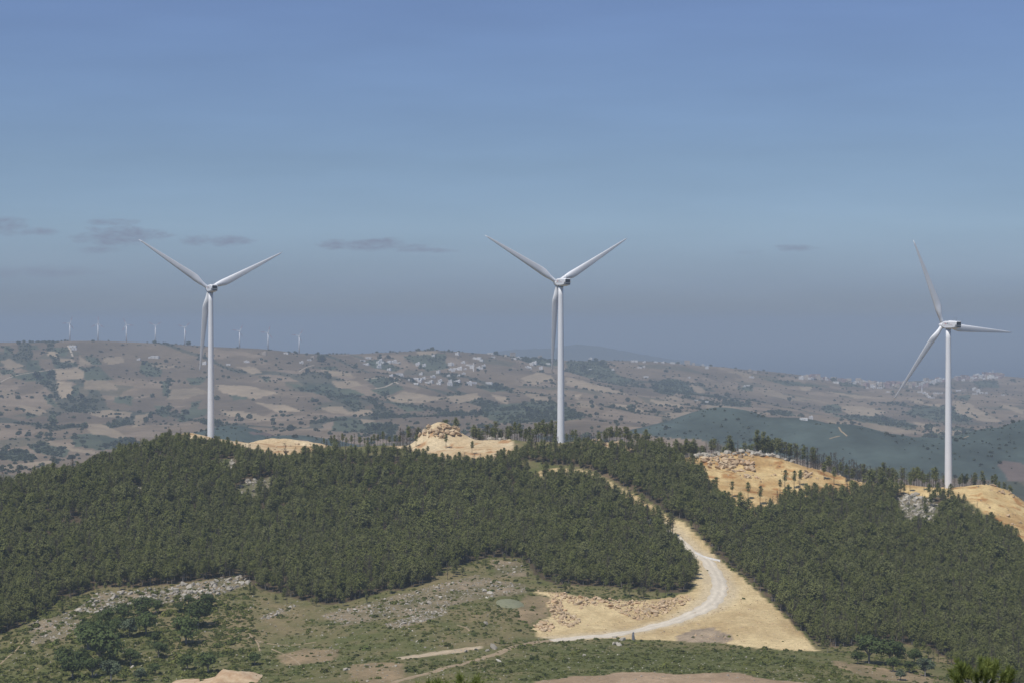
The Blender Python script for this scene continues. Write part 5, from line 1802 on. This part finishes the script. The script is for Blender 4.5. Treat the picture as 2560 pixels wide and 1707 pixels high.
for (i_, zx, zy, s, kd, lb) in ((0, 40, 914, .9, 'w', "white house on the skyline left of the cream block row"), (1, 80, 912, .9, 'w', "long white house on the wooded skyline"), (1, 130, 918, 1.3, 't', "large cream building on the wooded skyline"), (0, 165, 917, .9, 't', "cream house at the end of the large cream building"), (0, 215, 917, 1.0, 'w', "white house where the skyline starts to fall"), (2, 240, 942, .9, 'w', "white house just under the falling skyline"),
                                (0, 480, 957, .9, 't', "cream house low on the falling skyline"), (1, 510, 967, .8, 't', "long cream house low on the falling skyline"), (1, 490, 992, 1.0, 'w', "white farmhouse behind a row of cypresses"), (0, 450, 1042, .7, 'w', "faint white house on the dry middle slope"), (1, 470, 1037, .7, 'w', "faint long house on the dry middle slope"),
                                (2, 212, 1115, .9, 't', "cream house of the farm group above the dark green hill"), (1, 180, 1120, .6, 'w', "low white shed of the farm group above the dark green hill"), (1, 240, 1128, .6, 'w', "small white shed at the end of the farm group above the dark green hill"), (2, 822, 1222, .75, 'w', "white two storey building above the end of the dark green hill"), (3, 782, 1228, .6, 'w', "long low white sheds beside the two storey building"), (0, 140, 993, .7, 'w', "white house on the hill bend above the pale scar")):
    singles.append((kd, i_, S3[0][0] + zx / 2.24, S3[0][1] + zy / 2.24, s, lb))
S2 = ((800, 500), 2.24)
for (i_, zx, zy, s, lb) in ((2, 1515, 896, 1.1, "bright white house on the saddle beside the middle tower"), (3, 1760, 905, 1.2, "long bright white building near the skyline beyond the middle tower"), (0, 1815, 908, .9, "white house next to the long bright building"), (1, 1790, 938, .9, "white house below the long bright building"), (0, 1812, 935, .9, "small white house below the long bright building"), (0, 1640, 950, .8, "lone white house on the dark green slope"), (1, 1880, 908, .9, "white house among skyline trees"), (0, 1920, 911, 1.0, "white house beyond the skyline trees"), (1, 1975, 913, 1.0, "long white house at the start of the wooded skyline"), (1, 1515, 948, .7, "faint white house below the saddle"), (3, 1825, 990, .8, "grey white cluster building on the dark slope")):
    singles.append(('w', i_, S2[0][0] + zx / 2.24, S2[0][1] + zy / 2.24, s, lb))
for (kd, i_, u, v, s, lb) in singles:
    q = far_at([u], [v + 1])[0]
    (KHW if kd == 'w' else KHT).place(i_, q, (0, 0, float(RNG.uniform(-.25, .25))), s, lb, None)
# minarets
k = MB()
k.box((0, 0, 7), (2.6, 2.6, 16))
k.box((0, 0, 15.2), (3.1, 3.1, .4))
k.box((0, 0, 16.6), (1.5, 1.5, 2.6))
k.tube([(0, 0, 17.9), (0, 0, 18.6), (0, 0, 19.4)], [.75, .55, .05], 8)
me_m = k.build("minaret", M['wall'])
for o_i, (u, v, s, lb) in enumerate(((900 + 1283 / 4.523, 860 + 306 / 4.523, 1.0, "white square minaret in the middle of the village"), (1950 + 1368 / 3.856, 910 + 272 / 3.856, 1.0, "white square minaret in the hamlet below the coastal town"), (1950 + 2052 / 3.856, 910 + 112 / 3.856, 1.1, "pale minaret on the skyline of the coastal town"))):
    o = me_m if o_i == 0 else me_m.copy()
    if o_i:
        COL.objects.link(o)
    q = far_at([u], [v])[0]
    o.location = tuple(float(z) for z in q)
    o.scale = (s, s, s)
    tag(o, lb, "minaret")
# coastal town on the skyline
TSK = [(150, 140), (330, 128), (560, 147), (760, 172), (900, 187), (1060, 197), (1180, 187), (1300, 187), (1400, 157), (1600, 142), (1750, 132), (1900, 117), (2000, 107), (2090, 112), (2140, 107)]
for i in range(205):
    x = RNG.choice([RNG.uniform(150, 560), RNG.uniform(540, 1160), RNG.uniform(800, 1140), RNG.uniform(1160, 1600), RNG.uniform(1660, 2150), RNG.uniform(1930, 2150)])
    y0 = np.interp(x, [q[0] for q in TSK], [q[1] for q in TSK])
    dep = 18 if x < 540 else (45 if x < 1160 else (58 if x < 1600 else 36))
    y = y0 + 3 + abs(RNG.normal(0, .45)) * dep
    if y > y0 + dep * 1.2:
        continue
    q = far_at([1950 + x / 3.856], [910 + y / 3.856])[0]
    part = "near the low saddle by the sea" if 800 < x < 1200 else ("along the falling end of the town" if x <= 800 else ("on the terrace behind the third turbine's blade" if x < 1600 else "on the high end of the town past the third turbine"))
    r_ = RNG.random()
    K, nm = (KHW, "white") if r_ < .5 else ((KHT, "cream") if r_ < .75 else (KHP, "pinkish"))
    K.place(int(RNG.integers(0, 3)), q, (0, 0, float(RNG.uniform(-.6, .6))), float(RNG.uniform(.9, 1.5)), "%s block house %s" % (nm, part), "houses of the coastal town")
for (zx, zy, i_, s, kd) in ((1345, 272, 3, .8, 'w'), (1390, 282, 0, 1, 'w'), (1415, 292, 0, .8, 'w'), (1500, 283, 1, .9, 'w'), (1530, 286, 0, .8, 'w'), (1560, 284, 0, .7, 'w'), (1495, 308, 2, 1.0, 't'), (1470, 327, 1, .8, 'w'), (1440, 322, 0, .8, 'w'), (1425, 308, 0, .7, 'w'), (1720, 258, 3, .9, 'w'), (1750, 256, 2, .9, 't'), (1780, 262, 2, 1.0, 't'), (1870, 250, 2, 1.1, 'w'), (1890, 262, 2, 1.1, 't'), (1910, 268, 2, 1.1, 'w'), (1880, 290, 3, .8, 'w'), (1940, 280, 1, .9, 'w'), (1988, 285, 2, .7, 'w'), (2150, 300, 1, .7, 'w'), (1040, 270, 1, .7, 'w'), (840, 232, 0, .7, 'w'), (970, 228, 1, .8, 'w')):
    q = far_at([1950 + zx / 3.856], [910 + zy / 3.856])[0]
    lb = "house in the hamlet with the minaret below the coastal town" if zx < 1600 and zx > 1300 else ("house in the walled farm group past the third turbine" if zx > 1600 else "house on the slope just under the coastal town")
    (KHW if kd == 'w' else KHT).place(i_, q, (0, 0, float(RNG.uniform(-.3, .3))), s, ("white " if kd == 'w' else "cream ") + lb, "houses below the coastal town")


def far_h(x, y, z):
    return z


def far_h2(x, y, z):
    c = ((x / y * F + CX) - fu[0]) / 4.0
    c0 = int(np.clip(math.floor(c), 0, len(fu) - 2))
    a = c - c0
    zc = FZ[:, c0] * (1 - a) + FZ[:, c0 + 1] * a
    return float(np.interp(y, fr, zc))


def fz5(x, y):
    return (900 + x / 4.523, 860 + y / 4.523)


FTRK = [([fz5(40, 402), fz5(150, 385), fz5(270, 372), fz5(380, 384), fz5(480, 402)], 5, "white lane along the lower village"), ([fz5(160, 502), fz5(250, 488), fz5(330, 460), fz5(385, 430), fz5(410, 430), fz5(440, 452)], 6, "white bent lane on the slope below the village"), ([fz5(640, 398), fz5(710, 388), fz5(785, 380)], 4, "white lane between village houses"),
        ([(140 + 205 / 6.918, 780 + 580 / 6.918), (140 + 250 / 6.918, 780 + 660 / 6.918), (140 + 290 / 6.918, 780 + 770 / 6.918)], 7, "white drive up to the walled compound"),
        ([S3[0][0:2] and (1660 + 980 / 2.24, 500 + 1272 / 2.24), (1660 + 992 / 2.24, 500 + 1292 / 2.24), (1660 + 1010 / 2.24, 500 + 1306 / 2.24), (1660 + 1028 / 2.24, 500 + 1322 / 2.24)], 6, "white zigzag track on the dark green slope"), ([(1660 + 925 / 2.24, 500 + 1336 / 2.24), (1660 + 985 / 2.24, 500 + 1320 / 2.24)], 3, "pale track at the foot of the dark green slope"),
        ([(1660 + 552 / 2.24, 500 + 1206 / 2.24), (1660 + 580 / 2.24, 500 + 1188 / 2.24)], 5, "short pale track above the dark green hill"), ([(1660 + 1675 / 2.24, 500 + 1333 / 2.24), (1660 + 1705 / 2.24, 500 + 1320 / 2.24)], 5, "short pale track past the third turbine"),
        ([(0, 955), (40, 938), (120, 925), (200, 918)], 4, "pale farm track across the far slope"), ([(745, 930), (765, 918), (785, 912)], 4, "pale track near the scattered houses")]
for pts, w_, lb in FTRK:
    P = far_at([q[0] for q in pts], [q[1] for q in pts])
    ribbon("farm_track", P, [w_ * (.45 if P[0][1] < 3500 else .8)] * len(P), .5, M['dirt'] if P[0][1] < 3500 else M['trackm'], far_h2, lb, crown=.1)

# ------------------------------------------------------------------ trees on the far hills
def blob_mesh(seed):
    rng = np.random.default_rng(seed)
    d = rng.normal(size=(90, 3))
    d /= np.linalg.norm(d, axis=1, keepdims=True)
    P = d * rng.uniform(.6, 1.0, (90, 1)) * np.array((.55, .55, .46)) + np.array((0, 0, .46))
    V, Fa = leaf_faces(P, .22, rng, up=.3, aspect=.75)
    me_ = mesh_np("crown", V, Fa)
    me_.materials.append(M['farleaf'])
    return me_


def stem_mesh():
    k_ = MB()
    k_.tube([(0, 0, -.15), (0.02, 0, .25), (0, 0.01, .5)], [.06, .05, .03], 5)
    me_ = bpy.data.meshes.new("trunk")
    me_.from_pydata(k_.v, [], k_.f)
    me_.materials.append(M['bark_dark'])
    return me_


KF = Kind("hill_tree", "tree", [(stem_mesh(), blob_mesh(700 + s)) for s in range(5)])
sel = np.flatnonzero((vis & inF & (UU > -60) & (UU < 2620) & (FPY < 1215)).ravel())
wgt = 0.05 + 0 * FX
wgt = np.where(fgreen & (mb < 7), .75, wgt)
wgt = np.where(gul, 1.0, wgt)
wgt = np.where(mb >= 7, .12, wgt)
wgt = np.where(ftan, .02, wgt)
wgt = wgt * (FY / 4000) ** 0.5
cl_ = fbm(FX / 60, FY / 110, 101, 3)
wgt = wgt * np.clip(.5 + 1.6 * cl_, .03, 2)
# hedges along the edges of fields
ed = np.zeros(FX.shape, bool)
ed[1:, 1:] = (ftan[1:, 1:] != ftan[:-1, 1:]) | (ftan[1:, 1:] != ftan[1:, :-1])
wgt = np.where(ed, wgt + .3 * (cl_ > 0), wgt)
hed = np.zeros(FX.shape, bool)
iu, iv = np.floor(cu_), np.floor(cv_)
hed[1:, 1:] = ((iu[1:, 1:] != iu[1:, :-1]) | (iv[1:, 1:] != iv[:-1, 1:])) & (cell[1:, 1:] > .35)
wgt = np.where(hed & (mb < 7), wgt + .28 * (cl_ > -.15), wgt)
pw_ = wgt.ravel()[sel]
area = (FY.ravel()[sel] ** 2)
pp = pw_ / pw_.sum()
ch = RNG.choice(len(sel), 9500, replace=False, p=pp)
ci = sel[ch]
FP = np.stack([FX.ravel()[ci] + RNG.uniform(-1, 1, len(ci)) * FY.ravel()[ci] / F * 2, FY.ravel()[ci], FZ.ravel()[ci] - .2], 1)
FS = np.exp(RNG.normal(1.12, .42, len(ci)))
FS = np.where(mb.ravel()[ci] > 7, FS * .55, FS)
big = np.argsort(-(FS * F / FP[:, 1]))
iso = [i for i in big if FPY.ravel()[ci[i]] < 1090][:280]
fsel = np.zeros(len(FP), bool)
for n_i, i in enumerate(iso):
    fsel[i] = True
    u = UU.ravel()[ci[i]]
    v = FPY.ravel()[ci[i]]
    lb = "dark round tree on the brown hillside below the distant wind turbines" if u < 760 else ("dark round tree on the slope below the scattered village" if u < 1400 else ("dark round tree on the slope between middle turbine and dark green hill" if u < 1900 else "dark round tree on the fields below the coastal town"))
    KF.place(n_i, FP[i], float(RNG.uniform(0, 6.28)), (float(FS[i]) * 1.15, float(FS[i]) * 1.15, float(FS[i]) * float(RNG.uniform(.85, 1.2))), lb, "trees dotted over the far hills")
nr = int((~fsel).sum())
rot = np.zeros((nr, 3))
rot[:, 2] = RNG.uniform(0, 6.28, nr)
scl = FS[~fsel][:, None] * np.stack([RNG.uniform(.9, 1.5, nr), RNG.uniform(.9, 1.5, nr), RNG.uniform(.7, 1.0, nr)], 1)
scatter("hillside_scrub", "dark scrub and hedges in the gullies of the far hills", "scrub", FP[~fsel], rot, scl, [list(s_.children) for s_ in KF.src])

# ------------------------------------------------------------------ near pine tips, out of focus, growing on the viewer's slope
def near_pine(px, pyt, Y, wpx_, lb, seed, n_sh):
    rng = np.random.default_rng(seed)
    X = (px - CX) / F * Y
    zt = -(pyt - HZ) / F * Y
    zb = float(hz_near([X], [Y])[0]) - .2
    H = zt - zb
    rad = wpx_ / F * Y / 2
    t_ = thing("pine_tree", lb, "pine", (X, Y, zb), 0, 1.0, None)
    tr = MB()
    tr.tube([(0, 0, 0), (0, 0, H * .5), (0, 0, H - .35)], [.12, .07, .02], 7)
    sh = [((0, 0, H - .55), (0, 0, 1), .42)]
    for i in range(n_sh):
        a = 6.283 * i / n_sh + rng.normal() * .3
        rr = rad * rng.uniform(.3, .95)
        zz0 = H - .45 - rr * rng.uniform(.1, .6)
        sh.append(((math.cos(a) * rr * .75, math.sin(a) * rr * .75, zz0), (math.cos(a) * .45, math.sin(a) * .45, 1), .32))
        tr.tube([(0, 0, zz0 - .35), (math.cos(a) * rr * .75, math.sin(a) * rr * .75, zz0)], [.02, .012], 4, cap=False)
    z = H - 1.3
    while z > H * .25:
        m_ = 6
        a0 = rng.uniform(0, 6)
        ln = min(1.5, .5 + (H - z) * .35)
        for i in range(m_):
            a = a0 + 6.283 * i / m_
            tr.tube([(0, 0, z - .2), (math.cos(a) * ln, math.sin(a) * ln, z + .15)], [.025, .012], 4, cap=False)
            for f in (.45, .75, 1.0):
                sh.append(((math.cos(a) * ln * f, math.sin(a) * ln * f, z - .1 + .2 * f), (math.cos(a) * .7, math.sin(a) * .7, .8), .3))
        z -= .55
    tr.build("trunk", M['bark'], t_, True)
    V = []
    for (o_, d, ln) in sh:
        o_ = np.array(o_)
        d = np.array(d) / np.linalg.norm(d)
        m_ = 150
        f = rng.uniform(0, 1, (m_, 1))
        base = o_ + d * ln * f
        w_ = rng.normal(size=(m_, 3))
        w_ /= np.linalg.norm(w_, axis=1, keepdims=True)
        nd = d * rng.uniform(.55, 1.1, (m_, 1)) + w_ * .62
        nd /= np.linalg.norm(nd, axis=1, keepdims=True)
        side = np.cross(nd, rng.normal(size=(m_, 3)))
        side /= np.linalg.norm(side, axis=1, keepdims=True)
        nl = rng.uniform(.12, .2, (m_, 1))
        V.append(np.stack([base - side * .011, base + side * .011, base + nd * nl], 1).reshape(-1, 3))
    V = np.concatenate(V)
    me_ = mesh_np("crown", V, np.arange(len(V)).reshape(-1, 3))
    link("crown", me_, t_, M['pine_near'])


near_pine(2452, 1632, 42, 185, "large near pine tip with fresh shoots in front of the pine wood", 901, 22)
near_pine(1150, 1674, 40, 190, "near pine tip with three fresh shoots in front of the dirt track", 902, 16)
near_pine(1072, 1690, 43, 70, "small near pine shoot beside the larger tip at the bottom edge", 903, 5)
near_pine(889, 1696, 30, 50, "small blurred yellow green pine shoot alone by the dry field", 904, 3)

for o in bpy.data.objects:
    if "label" in o and len(o["label"].split()) > 16:
        print("LONG", o.name, o["label"])
